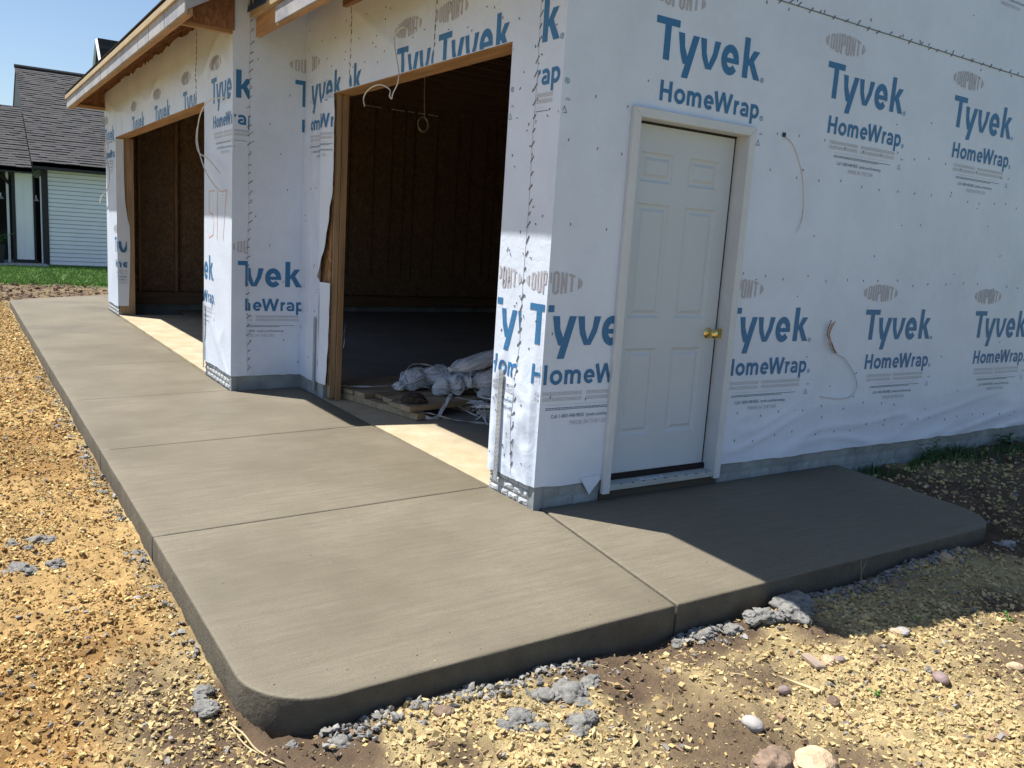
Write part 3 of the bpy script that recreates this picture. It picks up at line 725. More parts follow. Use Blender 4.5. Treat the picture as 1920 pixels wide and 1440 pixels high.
# side wall
HT = 2.60
put_print(LOGO, (0.002, BX, DT+.02, 2.858), m_side, d_side, W_side, ds=.562, dz=TR)
for s0 in (1.975, 3.385, 4.80, 6.2): put_print(LOGO, (0.002, BX, 1.3, 2.858), m_side, d_side, W_side, ds=s0, dz=TR)
put_print(LOGO, (DX1, BX, 0, DT), m_side, d_side, W_side, ds=.562, dz=TR)
for s0 in (1.277, 2.690, 4.103, 5.516): put_print(LOGO, (DX1+.0, BX, WZ, DT), m_side, d_side, W_side, ds=s0, dz=BR)
put_print(LOGO, (0.0, DX0, WZ, DT), m_side, d_side, W_side, ds=-.130, dz=BR)
for s0 in (3.05, 4.47, 5.9): put_print(LOGO, (0, BX, 2.87, 4.2), m_side, d_side, W_side, ds=s0-1.0, dz=3.72)
# bay two front
put_print(LOGO, (-.205, 0, WZ, 1.30), m_f2, d_f2, W_f2, ds=-.130, dz=BR)
put_print(LOGO, (-.200, 0, 1.6, 3.1), m_f2, d_f2, W_f2, ds=-.850, dz=TR)
put_print(LOGO, (-.0, .1, DT-.4, 2.86), m_side, d_side, W_side, ds=-.850, dz=TR)
put_print(LOGO, (-Y1-.0, -.212, WZ, 1.35), m_f2, d_f2, W_f2, ds=-.565, dz=BR)
put_print(LOGO, (-Y1-.0, -.215, 1.7, HD+.004), m_f2, d_f2, W_f2, ds=-1.300, dz=TR)
put_print(LOGO, (-1.352, -.215, HD+.004, 3.05), m_f2, d_f2, W_f2, ds=-1.300, dz=TR)
put_print(LOGO, (-2.700, -1.362, HD+.004, 3.05), m_f2, d_f2, W_f2, ds=-1.880, dz=TR)
put_print(LOGO, (-2.700, -1.362, HD+.004, 3.05), m_f2, d_f2, W_f2, ds=-3.290, dz=TR)
LX = -.100   # logo that crosses the inner corner
put_print(LOGO, (-.465, 0, 1.6, 3.1), m_ret, d_ret, W_ret, ds=LX, dz=TR)
put_print(LOGO, (-3.512, -3.202, 1.6, HD+.004), m_f2, d_f2, W_f2, ds=LX-YC+.105, dz=TR)
put_print(LOGO, (-3.512, -2.708, HD+.004, 3.1), m_f2, d_f2, W_f2, ds=LX-YC+.105, dz=TR)
put_print(LOGO, (-.475, 0, WZ, 1.30), m_ret, d_ret, W_ret, ds=-.825, dz=BR)
put_print(LOGO, (-YC, -Y2, WZ, 1.30), m_f2, d_f2, W_f2, ds=-.825-YC, dz=BR)
put_print(LOGO, (-P, -.478, WZ, 1.30), m_ret, d_ret, W_ret, ds=-.561, dz=BR)
put_print(LOGO, (-P, -.478, 1.6, 3.1), m_ret, d_ret, W_ret, ds=-P-.655, dz=TR)
# bay one front
put_print(LOGO, (-Y3-.0, -YC, 1.6, HD), m_f1, d_f1, W_f1, ds=-YC-.655, dz=TR)
put_print(LOGO, (-4.875, -YC, HD, 3.1), m_f1, d_f1, W_f1, ds=-YC-.655, dz=TR)
for s0 in (-5.414, -6.826, -8.238): put_print(LOGO, (-9.005, -4.885, HD+.002, 3.1), m_f1, d_f1, W_f1, ds=s0, dz=TR)
put_print(LOGO, (-Y5, -9.01, HD+.002, 3.1), m_f1, d_f1, W_f1, ds=-10.456, dz=TR)
put_print(LOGO, (-Y5, -Y4, 1.6, HD+.002), m_f1, d_f1, W_f1, ds=-10.456, dz=TR)
put_print(LOGO, (-Y3, -YC, WZ, 1.3), m_f1, d_f1, W_f1, ds=-5.07, dz=BR)
put_print(LOGO, (-Y5, -Y4, WZ, 1.3), m_f1, d_f1, W_f1, ds=-9.74, dz=BR)
# sprayed lot number
num = [stroke([(.21, .0), (.02, .0), (.015, -.19), (.13, -.20), (.20, -.27), (.17, -.38), (.02, -.41)], .011), stroke([(.31, .01), (.305, -.42)], .011), stroke([(.40, -.01), (.60, .0), (.55, -.20), (.50, -.42)], .011)]
put_print([(q, 0) for q in num], (-Y3, -YC, .5, 1.9), m_f1, d_f1, W_f1, name='sprayed_number', mats=[M_spray], ds=-4.43, dz=1.665, label='orange spray painted 517')

# ---- stitched seams and staples
def bars(items, mp, disp, parent, name, mat=M_staple, lift=.0035, **k):
    mb = MB(); 
    for s, z, ang, l, w in items:
        ca, sa = math.cos(ang), math.sin(ang); h = OFF+float(disp(s, z))+lift
        q = [(s+a*ca*l/2-b*sa*w/2, z+a*sa*l/2+b*ca*w/2) for a, b in ((-1, -1), (1, -1), (1, 1), (-1, 1))]
        lo = [mp(x, y, h-.004) for x, y in q]; hi = [mp(x, y, h) for x, y in q]; mb.hexa(lo+hi)
    return mb.build(name, mat, parent, kind='stuff', **k)
def seam(s, z0, z1, step, l, seed, ang=.75, w=.0058):
    rr = random.Random(seed); z = z0; out = []
    while z < z1:
        out.append((s+.010*math.sin(z*5)+rr.uniform(-.006, .006), z, ang+rr.uniform(-.25, .25), l*rr.uniform(.55, 1.15), w*rr.uniform(.7, 1.2)))
        if rr.random() < .15: out.append((s+rr.uniform(-.03, .03), z+.02, rr.uniform(0, 3), l*.3, w))
        z += step*rr.uniform(.82, 1.18)
    return out
bars(seam(-.205, .2, 3.05, .070, .040, 3, .95), m_f2, d_f2, W_f2, 'seam_stitches')
bars(seam(-1.357, 2.5, 3.1, .055, .03, 4, 1.35, .005)+seam(-2.703, 2.5, 3.1, .055, .03, 5, 1.35, .005), m_f2, d_f2, W_f2, 'seam_stitches')
bars(seam(-.472, .18, 3.25, .074, .045, 6, .75), m_ret, d_ret, W_ret, 'seam_stitches')
bars(seam(-4.88, 2.5, 3.1, .05, .03, 7, 1.3, .012), m_f1, d_f1, W_f1, 'seam_stitches')
rr = random.Random(12); it = []; x = .05
while x < BX:
    a = rr.choice([.6, .75, .9]); it.append((x, 2.862+rr.uniform(-.01, .01), a, rr.uniform(.025, .05), .006))
    if rr.random() < .5: it.append((x+rr.uniform(-.03, .05), 2.862+rr.uniform(-.06, .05), rr.uniform(0, 3), .018, .005))
    x += rr.uniform(.07, .15)
bars(it, m_side, d_side, W_side, 'seam_stitches')
it = []
for zr, a, b in ((1.285, 1.42, 5), (1.905, .05, 5), (2.13, .2, 4), (.26, 1.5, 5), (.42, 1.5, 3.2), (1.50, .1, .42), (.60, .05, .4)):
    x = a
    while x < b:
        if not (DX0-.02 < x < DX1+.02) or zr > DT+.05: it.append((x, zr+rr.uniform(-.02, .02), 1.45+rr.uniform(-.3, .3), .014, .0032))
        x += .19*rr.uniform(.8, 1.3)
for i in range(60):
    x = rr.uniform(.03, 4.9); z = rr.uniform(.2, 3.3)
    if DX0-.03 < x < DX1+.03 and z < DT+.03: continue
    it.append((x, z, rr.uniform(0, 3.1), rr.uniform(.006, .018), .004))
bars(it, m_side, d_side, W_side, 'staples')
it = [(-rr.uniform(.02, .44), rr.uniform(.2, 2.9), rr.uniform(0, 3), rr.uniform(.006, .016), .004) for i in range(60)]+[(-rr.uniform(.5, 3.6), rr.uniform(2.5, 3.0), rr.uniform(0, 3), .012, .004) for i in range(50)]+[(-rr.uniform(3.1, 3.6), rr.uniform(.3, 2.5), rr.uniform(0, 3), .012, .004) for i in range(20)]
bars(it, m_f2, d_f2, W_f2, 'staples')
bars([(rr.uniform(-.44, -.03), .2+.25*i+rr.uniform(-.05, .05), 1.3, .016, .005) for i in range(11)], m_ret, d_ret, W_ret, 'staples')
# overlapping sheet edges
for s, z0, z1, mp, dd, par in ((-.212, .14, 3.1, m_f2, d_f2, W_f2), (-1.36, HD, 3.1, m_f2, d_f2, W_f2), (-2.705, HD, 3.1, m_f2, d_f2, W_f2), (-.478, .14, 3.3, m_ret, d_ret, W_ret), (-4.88, HD, 3.1, m_f1, d_f1, W_f1), (-9.008, HD, 3.05, m_f1, d_f1, W_f1)):
    mb = MB(); zs = np.arange(z0, z1, .05); wob = [s+.003*math.sin(z*9) for z in zs]
    for i in range(len(zs)-1):
        h0 = OFF+float(dd(wob[i], zs[i]))+.001; h1 = OFF+float(dd(wob[i+1], zs[i+1]))+.001
        mb.hexa([mp(wob[i]-.002, zs[i], h0-.003), mp(wob[i]+.002, zs[i], h0-.003), mp(wob[i+1]+.002, zs[i+1], h1-.003), mp(wob[i+1]-.002, zs[i+1], h1-.003), mp(wob[i]-.002, zs[i], h0), mp(wob[i]+.002, zs[i], h0+.001), mp(wob[i+1]+.002, zs[i+1], h1+.001), mp(wob[i+1]-.002, zs[i+1], h1)])
    mb.build('sheet_edge', M_edge, par)
MB().box(0, BX, -OFF-.0075, -OFF+.002, 2.8555, 2.8600).build('sheet_edge', M_staple, W_side)

# ---- foundation
fd = MB(); zb = -.26
fd.box(.012, DX0+.03, .0, .15, zb, WZ+.03).box(DX1-.03, BX, .0, .15, zb, WZ+.03).box(DX0+.03, DX1-.03, .004, .15, zb, .044).box(0, .15, .02, Y1-.02, zb, WZ+.03).box(.0, .15, Y2+.10, YC+.04, zb, WZ+.03).box(-P+.012, .05, YC, YC+.15, zb, WZ+.03).box(-P, -P+.15, YC+.02, Y3-.03, zb, WZ+.03).box(-P+.012, -P+.15, Y4+.03, Y5, zb, WZ+.03).box(-P+.02, BX, 10.3, Y5-.01, zb, WZ+.03).box(BX-.15, BX-.01, 0, 10.3, zb, WZ+.03)
F_ = fd.build('foundation', M_fplain, garage)
def fblocks(mp, s0, s1, z0, z1, rows, bl, mat, seed, proud=.012):
    rr = random.Random(seed); h = (z1-z0)/rows; me_cache = {}
    for r_ in range(rows):
        s = s0-(bl*.5 if r_ % 2 else 0)
        while s < s1-.01:
            a = max(s, s0)+.003; b = min(s+bl, s1)-.003
            if b-a > .02:
                za, zb_ = z0+r_*h+.003, z0+(r_+1)*h-.003; nx = 4; nz = 3; V = []; F = []
                for j in range(nz+1):
                    for i in range(nx+1):
                        e = 0 if i in (0, nx) or j in (0, nz) else 1
                        V.append(mp(a+(b-a)*i/nx, za+(zb_-za)*j/nz, (.002+proud*rr.uniform(.45, 1.1)) if e else .002))
                for j in range(nz):
                    for i in range(nx): k_ = j*(nx+1)+i; F.append((k_, k_+1, k_+nx+2, k_+nx+1))
                me = bpy.data.meshes.new('block'); me.from_pydata(V, [], F); me.update()
                n_ = Vector(mp(0, 0, 1))-Vector(mp(0, 0, 0))
                if me.polygons[0].normal.dot(n_) < 0: me.flip_normals()
                link('block', me, mat, F_)
            s += bl
fblocks(m_f2, -Y1+.005, -.045, -.015, WZ+.005, 3, .10, M_fblock, 1, .007)
fblocks(m_f1, -Y3+.01, -YC-.04, -.02, WZ+.005, 3, .10, M_fblock, 2, .007)
fblocks(m_f1, -Y5, -Y4-.02, -.02, WZ+.005, 3, .10, M_fblock, 3, .007)
fblocks(lambda s, z, o: (s, -o, z), .06, DX0-.02, -.02, WZ-.004, 2, .20, M_fplain, 4, .005)
fblocks(lambda s, z, o: (s, -o, z), DX1+.02, 6.2, -.10, WZ-.004, 3, .20, M_fplain, 5, .006)
MB().box(-.004, .04, -.006, .04, -.1, WZ+.01).build('corner_strip', M_fplain, F_)
MB().box(-P-.006, -P+.04, YC-.006, YC+.04, -.1, WZ+.01).build('corner_strip', M_fplain, F_)

# ---- sheathing and framing behind the wrap
sh = MB()
sh.box(.0, .012, .0, Y1, WZ, 3.5).box(.0, .012, Y2, YC, WZ, 3.5).box(.0, .012, Y1, Y2, HD+.002, 3.5)
sh.box(-P, -P+.012, YC, Y3, WZ, 3.5).box(-P, -P+.012, Y4, Y5, WZ, 3.5).box(-P, -P+.012, Y3, Y4, HD+.002, 3.5)
sh.box(-P+.012, .012, YC+.0, YC+.012, WZ, 3.32)
sh.box(.012, DX0+.02, .0, .012, WZ, DT-.01).box(DX1-.02, BX, .0, .012, WZ, DT-.01).prism([(.012, 0, DT-.008), (BX, 0, DT-.008), (BX, 0, 3.0), (3.55, 0, 5.40), (.012, 0, 3.28)], (0, .012, 0))
sh.prism([(-P+.03, Y5-.02, WZ), (BX, Y5-.02, WZ), (BX, Y5-.02, 3.33), (3.55, Y5-.02, 5.7), (-P+.03, Y5-.02, 3.3)], (0, .02, 0))
sh.build('wall_sheathing', M_osb, garage)
def board(x0, x1, y0, y1, z0, z1, name='stud', mat=M_woodz, parent=garage, bevel=.003, **k): return MB().box(x0, x1, y0, y1, z0, z1).build(name, mat, parent, bevel=bevel, **k)
# bay two jambs and header
board(.0125, .112, Y2+.0, Y2+.038, .02, HD, 'jamb_stud'); board(.030, .112, Y2+.0385, Y2+.0765, .02, HD, 'jamb_stud')
board(.0125, .060, Y2-.012, Y2-.0005, .02, HD, 'jamb_board', M_woodz); board(.0635, .112, Y2-.022, Y2-.0005, .0, HD, 'jamb_board', wood('jamb_brown', (.40, .25, .13), 2))
board(.0125, .152, Y1-.038, Y1, .02, HD, 'jamb_stud')
board(-.001, .150, Y1-.03, Y2+.03, HD-.002, HD+.036, 'header', M_woody); board(.014, .15, Y1, Y2, HD+.038, HD+.3, 'header', M_osb)
# bay one jambs and header
board(-P+.013, -P+.152, Y4+.0, Y4+.038, .02, HD, 'jamb_stud'); board(-P+.125, -P+.21, Y4-.014, Y4-.0005, .0, HD, 'jamb_board')
board(-P+.013, -P+.152, Y3-.038, Y3, .02, HD, 'jamb_stud'); board(-P-.001, -P+.150, Y3-.03, Y4+.03, HD-.002, HD+.036, 'header', M_woody); board(-P+.014, -P+.15, Y3, Y4, HD+.038, HD+.3, 'header', M_osb)
# loose wrap flaps at the openings
def flap(pts_l, pts_r, mp, off, name='wrap_flap', seed=1, **k):
    n = 34; nx = 9; V = []; F = []
    def at(pts, z):
        pts = sorted(pts, key=lambda p: p[1])
        return float(np.interp(z, [p[1] for p in pts], [p[0] for p in pts]))
    z0 = min(p[1] for p in pts_r); z1 = max(p[1] for p in pts_r)
    for j in range(n+1):
        z = z0+(z1-z0)*j/n; a, b = at(pts_l, z), at(pts_r, z)
        for i in range(nx+1):
            u = i/nx; s = a+(b-a)*u+.004*u*math.sin(z*23+seed); o = off+.001+u*(.012+.014*float(vnoise(z*3.1, u*2, seed)))+.010*float(fold(np.float64(u*.4), z, 1, 5, .5, seed))*u
            V.append(mp(s, z, o))
    for j in range(n):
        for i in range(nx): k_ = j*(nx+1)+i; F.append((k_, k_+1, k_+nx+2, k_+nx+1))
    me = bpy.data.meshes.new(name); me.from_pydata(V, [], F); me.update()
    return link(name, me, M_wrap, garage, True, **k)
# cut the wrap back where it has been slit, showing the boards
def draped(name, s0, z0, z1, edge, disp, **k):
    S = np.linspace(s0, max(e[1] for e in edge), 12); Z = np.arange(z0, z1+.019, .02); V = []; F = []
    ez = [e[0] for e in edge]; es = [e[1] for e in edge]
    for z in Z:
        e = float(np.interp(z, ez, es))+.003*math.sin(z*31)
        for i in range(12):
            q = s0+(e-s0)*i/11; V.append(m_f2(q, z, OFF+float(disp(np.float64(q), z))))
    for j in range(len(Z)-1):
        for i in range(11): a = j*12+i; F.append((a, a+1, a+13, a+12))
    me = bpy.data.meshes.new(name); me.from_pydata(V, [], F); me.update(); return link(name, me, M_wrap, garage, True, **k)
def d_flap(s, z):
    y = -np.asarray(s); u = np.clip((3.20-y)/.215, 0, 1); b = np.clip(u/.22, 0, 1); b = b*b*(3-2*b)
    amp = .040+.012*vnoise(z*2.3, 0*z, 7)
    return b*(1-np.clip((u-.22)/.78, 0, 1)**1.3)*amp+.004*fold(s, z, 1., 6, .3, 9)*b+.002
def d_flap2(s, z):
    y = -np.asarray(s); u = np.clip((3.215-y)/.22, 0, 1); b = np.clip(u/.35, 0, 1); b = b*b*(3-2*b)
    return b*(1-np.clip((u-.35)/.65, 0, 1))*(.022+.01*vnoise(z*3, 0*z, 8))+.002
E1 = [(.97, -3.185), (1.05, -3.14), (1.22, -3.075), (1.45, -3.025), (1.70, -2.985), (2.0, -2.975), (2.42, -2.99)]
E2 = [(.13, -3.02), (.5, -2.995), (.965, -2.985)]
FL1 = draped('wrap_flap', -3.202, .97, 2.41, E1, d_flap, label='loose wrap flap bulging beside the near door jamb')
FL2 = draped('wrap_flap', -3.218, .13, .955, E2, d_flap2, label='short lower wrap flap beside the near door jamb')
put_print(LOGO, (-3.190, -2.99, 1.72, 2.40), m_f2, d_flap, FL1, ds=LX-YC+.13, dz=TR, lift=.003)
# folded wrap strip inside the far jamb
mb = MB(); zs = np.linspace(.13, 2.43, 40)
for a, b in zip(zs, zs[1:]):
    f = lambda z: -P+.118+.018*math.sin(z*2.2)-.02*float(sstep(1.25, 1.35, z))+.022*float(sstep(1.62, 1.3, z))*float(sstep(.2, 1.3, z))
    mb.poly([(-P-OFF, Y4-.003, a), (f(a), Y4-.018, a), (f(b), Y4-.018, b), (-P-OFF, Y4-.003, b)])
fs = mb.build('wrap_flap', M_wrap, garage)
def m_j(s, z, o): return (-P+s, Y4-.020-o, z)
put_print([([[(a*1., b) for a, b in p] for p in l], mi) for l, mi in LOGO], (.0, .105, .2, 1.3), lambda s, z, o: m_j(s, z, o-OFF), lambda s, z: np.zeros_like(s), fs, ds=-.34, dz=BR)
# studs and boards inside
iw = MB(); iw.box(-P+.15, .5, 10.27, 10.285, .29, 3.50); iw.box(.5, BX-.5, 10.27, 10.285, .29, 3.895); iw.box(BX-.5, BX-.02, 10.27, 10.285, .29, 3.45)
iw.build('interior_sheathing', M_osbd, garage)
xs_ = [-.55, -.23, .29, .72, 1.12, 1.53, 1.94, 2.34, 2.75]+[3.108, 3.544, 3.876, 4.113, 4.302, 4.742, 5.177, 5.438, 5.779, 5.972, 6.4, 6.8, 7.2]
for i, x in enumerate(xs_):
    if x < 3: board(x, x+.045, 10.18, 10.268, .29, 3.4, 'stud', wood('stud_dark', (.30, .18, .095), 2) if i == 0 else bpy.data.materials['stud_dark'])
    else: MB().box(x, x+.010, 10.262, 10.2695, .62, 3.5).build('sheathing_joint', M_hole, garage)
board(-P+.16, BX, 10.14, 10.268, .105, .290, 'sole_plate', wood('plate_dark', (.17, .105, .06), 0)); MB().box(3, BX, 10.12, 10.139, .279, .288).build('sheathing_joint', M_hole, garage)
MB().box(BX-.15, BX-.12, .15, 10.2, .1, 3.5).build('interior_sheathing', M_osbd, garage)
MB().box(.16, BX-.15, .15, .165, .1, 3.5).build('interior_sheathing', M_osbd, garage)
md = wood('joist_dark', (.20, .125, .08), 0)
y = .45
while y < 10.1:
    board(-P+.2 if y > YC+.1 else .18, BX-.16, y, y+.04, 3.53, 3.66, 'ceiling_joist', md, bevel=0); y += .41

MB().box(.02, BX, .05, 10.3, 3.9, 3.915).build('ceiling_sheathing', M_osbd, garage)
for a, b in ((3.32, 3.592), (3.788, 4.03), (4.09, 4.213), (4.295, 4.42), (4.492, 4.682)):  # white rods stand in for daylight slits along the wall top
    MB().tube([(a, 10.16, 3.46), (b, 10.16, 3.456)], .010, 6).build('daylight_strip', M_daylight, garage)

# ---- roof, eaves
def roof(y0, y1, xe, zt, th=.022, xr=3.55):
    n = []
    zr = zt+(xr-xe)*SL
    mb = MB().prism([(xe, y0, zt), (xr, y0, zr), (xr, y0, zr-th), (xe, y0, zt-th)], (0, y1-y0, 0))
    mb.build('roof_deck', M_osbr, garage)
    rows = int((xr-xe)/math.cos(math.atan(SL))/.14)
    mb = MB()
    for i in range(rows):
        u0 = i*.14; u1 = u0+.17; c, s = math.cos(math.atan(SL)), math.sin(math.atan(SL))
        p = lambda u, h: (xe-.02+u*c-h*s, y0-.01, zt+u*s+h*c-.012)
        mb.prism([p(u0, .006), p(u0, .016), p(u1, .009), p(u1, .004)], (0, y1-y0+.02, 0))
    mb.build('shingle_courses', M_shingle, garage, kind='stuff')
    MB().prism([(xr, y0, zr), (BX+.4, y0, zr-(BX+.4-xr)*SL), (BX+.4, y0, zr-(BX+.4-xr)*SL-.03), (xr, y0, zr-.03)], (0, y1-y0, 0)).build('roof_deck', M_shingle, garage)
roof(3.27, 10.80, -P-EAVE-.02, RZ+.022)
roof(-.35, 3.27-.01, -EAVE-.02, RZ+.022)
X1 = -P-EAVE
fas = MB().box(X1-.022, X1, 3.25, 10.80, FZ+.012, 3.005).build('fascia_board', M_primed, garage, bevel=.002)
MB().box(X1-.002, X1+.038, 3.26, 10.79, FZ, FZ+.075).build('subfascia', M_woody, garage)
MB().box(X1-.040, X1-.001, 3.24, 10.84, 3.006, 3.060).build('drip_strip', M_cream, garage, bevel=.002)
# joints between fascia lengths
for yj in (3.95, 4.6, 5.1, 7.4): MB().box(X1-.0235, X1-.021, yj, yj+.006, FZ+.012, 3.004).build('fascia_joint', M_hole, fas)
# near end of bay one: closure panel, bottom board, rake board
MB().prism([(X1+.03, YC-.03, 2.905), (-P-.005, YC-.03, 2.905), (-P-.005, YC-.03, 3.42), (X1+.03, YC-.03, 3.08)], (0, .015, 0)).build('soffit_panel', M_osbr, garage)
board(X1+.0, -P-.01, YC+.0, YC+.035, 2.880, 2.915, 'soffit_board', M_woodx)
MB().prism([(X1-.02, 3.262, 2.895), (-P+.6, 3.262, 2.895+SL*1.05), (-P+.6, 3.262, 3.03+SL*1.05), (X1-.02, 3.262, 3.04)], (0, -.024, 0)).build('rake_board', M_primed, garage)
# outer end
MB().prism([(X1+.03, 10.42, FZ+.03), (-P-.005, 10.42, FZ+.03), (-P-.005, 10.42, 3.32), (X1+.03, 10.42, 3.06)], (0, .02, 0)).build('soffit_panel', M_osbr, garage)
board(X1+.03, -P-.004, 10.375, 10.415, FZ, FZ+.045, 'soffit_board', M_woodx)
MB().prism([(X1-.02, 10.80, 2.895), (2.5, 10.80, 2.895+SL*3.57), (2.5, 10.80, 3.03+SL*3.57), (X1-.02, 10.80, 3.04)], (0, .024, 0)).build('rake_board', M_primed, garage)
y = 4.3
while y < 10.3:
    MB().prism([(X1+.04, y, 2.90), (-P-.003, y, 3.16), (-P-.003, y, 3.30), (X1+.04, y, 3.04)], (0, .038, 0)).build('rafter_tail', M_stain, garage); y += .61
# dark gap strip above the ragged wrap top
MB().box(-P-.010, -P-.003, YC+.04, 10.4, 3.10, 3.35).build('blocking', M_osbr, garage)
# bay two eave
MB().box(-EAVE-.022, -EAVE, -.35, 3.05, FZ+.012, 3.005).build('fascia_board', M_primed, garage, bevel=.002)
MB().box(-EAVE-.001, -EAVE+.038, -.33, 3.60, FZ, 3.02).build('subfascia', wood('subfascia_tan', (.50, .30, .15), 1), garage, bevel=.002)
MB().box(-EAVE-.040, -EAVE-.001, -.36, 3.64, 3.022, 3.062).build('drip_strip', M_cream, garage)
MB().prism([(-EAVE-.02, -.35, 2.895), (3.2, -.35, 2.895+SL*3.67), (3.2, -.35, 3.03+SL*3.67), (-EAVE-.02, -.35, 3.04)], (0, .024, 0)).build('rake_board', M_primed, garage)
y = .2
while y < 3.0:
    MB().prism([(-EAVE+.04, y, 2.90), (-.003, y, 3.16), (-.003, y, 3.30), (-EAVE+.04, y, 3.04)], (0, .038, 0)).build('rafter_tail', M_stain, garage); y += .61
board(-.055, -.002-OFF, .0, 2.78, 3.03, 3.10, 'blocking', M_stain)
# navy underlay tongue with big letters hanging over the valley
fv = [(-.50, 4.00, 3.17), (-.53, 3.84, 3.06), (-.50, 3.30, 3.02), (-.42, 3.22, 3.16)]
nf = MB().prism([(-.47, 3.70, 3.30), (-.505, 3.665, 3.06), (-.505, 3.20, 3.05), (-.47, 3.16, 3.30)], (.006, 0, 0)).build('roofing_underlay', M_navyflap, garage)
mb = MB()
for ch, yy in (('H', 3.60), ('U', 3.38)):
    for st in ([stroke([(0, 0), (0, .13)], .026), stroke([(.10, 0), (.10, .13)], .026), stroke([(.013, .065), (.087, .065)], .026)] if ch == 'H' else [stroke([(0, .13), (0, .013)], .026), stroke([(.013, .013), (.087, .013)], .026), stroke([(.10, .0), (.10, .13)], .026)]):
        for q in st: mb.poly([(-.509+.018*(b/.13)+0, yy-a, 3.10+b) for a, b in q])
mb.build('underlay_lettering', M_label, nf)

# ---- metal hold-down straps
def hold_down(mp, disp, s, z0, z1, w=.042, lift=.004):
    prof = [(-w/2, 0), (-w/2, z1-z0-.02)]+[(w/2*math.cos(a), z1-z0-.02+w/2*math.sin(a)) for a in np.linspace(math.pi, 0, 7)[1:-1]]+[(w/2, z1-z0-.02), (w/2, 0)]
    h = OFF+.014; o = MB().prism([mp(s+a, z0+b, h) for a, b in prof], Vector(mp(0, 0, .003))-Vector(mp(0, 0, 0))).build('hold_down_strap', M_steel, garage)
    it = MB(); k = 0; z = z0+.06
    while z < z1-.03:
        for a in ((-.011, .007) if k % 2 else (.011, -.005)), : pass
        for a in (-.010, .010):
            c = [mp(s+a+(.004 if k % 2 else -.003)+.0032*math.cos(t_), z+(.009 if a > 0 else 0)+.0032*math.sin(t_), h+.0036) for t_ in np.linspace(0, 2*math.pi, 7)[:-1]]
            it.poly(c)
        z += .026; k += 1
    it.build('strap_holes', M_hole, o, kind='stuff')
hold_down(m_f2, d_f2, -.352, .06, .70); hold_down(m_f2, d_f2, -3.278, .04, .67); hold_down(m_f1, d_f1, -4.548, .05, .67)

# ---- side door
FR = empty('door_frame', (0, 0, 0), parent=garage)
def casing(outer_l, outer_r, z0, z1):
    w = .052; y0, y1 = -OFF-.030, -OFF-.001
    MB().prism([(outer_l, y1, z0), (outer_l+w, y1, z0), (outer_l+w, y1, z1-w), (outer_l, y1, z1)], (0, y0-y1, 0)).build('casing', M_trim, FR, bevel=.004)
    MB().prism([(outer_r-w, y1, z0), (outer_r, y1, z0), (outer_r, y1, z1), (outer_r-w, y1, z1-w)], (0, y0-y1, 0)).build('casing', M_trim, FR, bevel=.004)
    MB().prism([(outer_l, y1, z1), (outer_l+w, y1, z1-w), (outer_r-w, y1, z1-w), (outer_r, y1, z1)], (0, y0-y1, 0)).build('casing', M_trim, FR, bevel=.004)
casing(DX0, DX1, .0+.036, DT)
jl, jr, jt = DX0+.045, DX1-.045, DT-.045
for a, b in ((jl-.02, jl+.006), (jr-.006, jr+.02)): board(a, b, -.030, .13, .05, jt+.015, 'jamb_board', M_trim, FR, .002)
board(jl, jr, -.030, .13, jt-.006, jt+.02, 'jamb_board', M_trim, FR, .002)
# stops
board(jl+.006, jl+.018, .055, .092, .07, jt-.006, 'door_stop', M_weather, FR, 0); board(jr-.012, jr-.006, .066, .11, .07, jt-.006, 'door_stop', M_weather, FR, 0); board(jl+.006, jr-.006, .062, .11, jt-.016, jt-.006, 'door_stop', M_weather, FR, 0)
# leaf with six moulded panels
LF0, LF1, LZ0, LZ1, LY = jl+.010, jr-.020, .118, jt-.020, .062
leaf = empty('door_leaf', (0, 0, 0), parent=garage)
cx_ = (LF0+LF1)/2
pan = []
for a, b in ((LF0+.105, cx_-.062), (cx_+.062, LF1-.105)):
    for z0_, z1_ in ((.335, .845), (1.02, 1.655), (1.77, 1.93)): pan.append((a, b, z0_, z1_))
xsb = sorted(set([LF0, LF1]+[v for p in pan for v in p[:2]])); zsb = sorted(set([LZ0, LZ1]+[v for p in pan for v in p[2:]]))
mb = MB()
for i in range(len(xsb)-1):
    for j in range(len(zsb)-1):
        cxx, czz = (xsb[i]+xsb[i+1])/2, (zsb[j]+zsb[j+1])/2
        if any(p[0] < cxx < p[1] and p[2] < czz < p[3] for p in pan): continue
        mb.poly([(xsb[i], LY, zsb[j]), (xsb[i+1], LY, zsb[j]), (xsb[i+1], LY, zsb[j+1]), (xsb[i], LY, zsb[j+1])])
mb.poly([(LF0, LY, LZ0), (LF1, LY, LZ0), (LF1, LY+.04, LZ0), (LF0, LY+.04, LZ0)]).poly([(LF1, LY, LZ0), (LF1, LY, LZ1), (LF1, LY+.04, LZ1), (LF1, LY+.04, LZ0)])
mb.poly([(LF0, LY+.04, LZ0), (LF1, LY+.04, LZ0), (LF1, LY+.04, LZ1), (LF0, LY+.04, LZ1)])
me = mb.mesh('door_skin'); bm = bmesh.new(); bm.from_mesh(me); bmesh.ops.remove_doubles(bm, verts=bm.verts, dist=1e-5); bmesh.ops.recalc_face_normals(bm, faces=bm.faces); bm.to_mesh(me); bm.free()
link('door_skin', me, M_door, leaf)
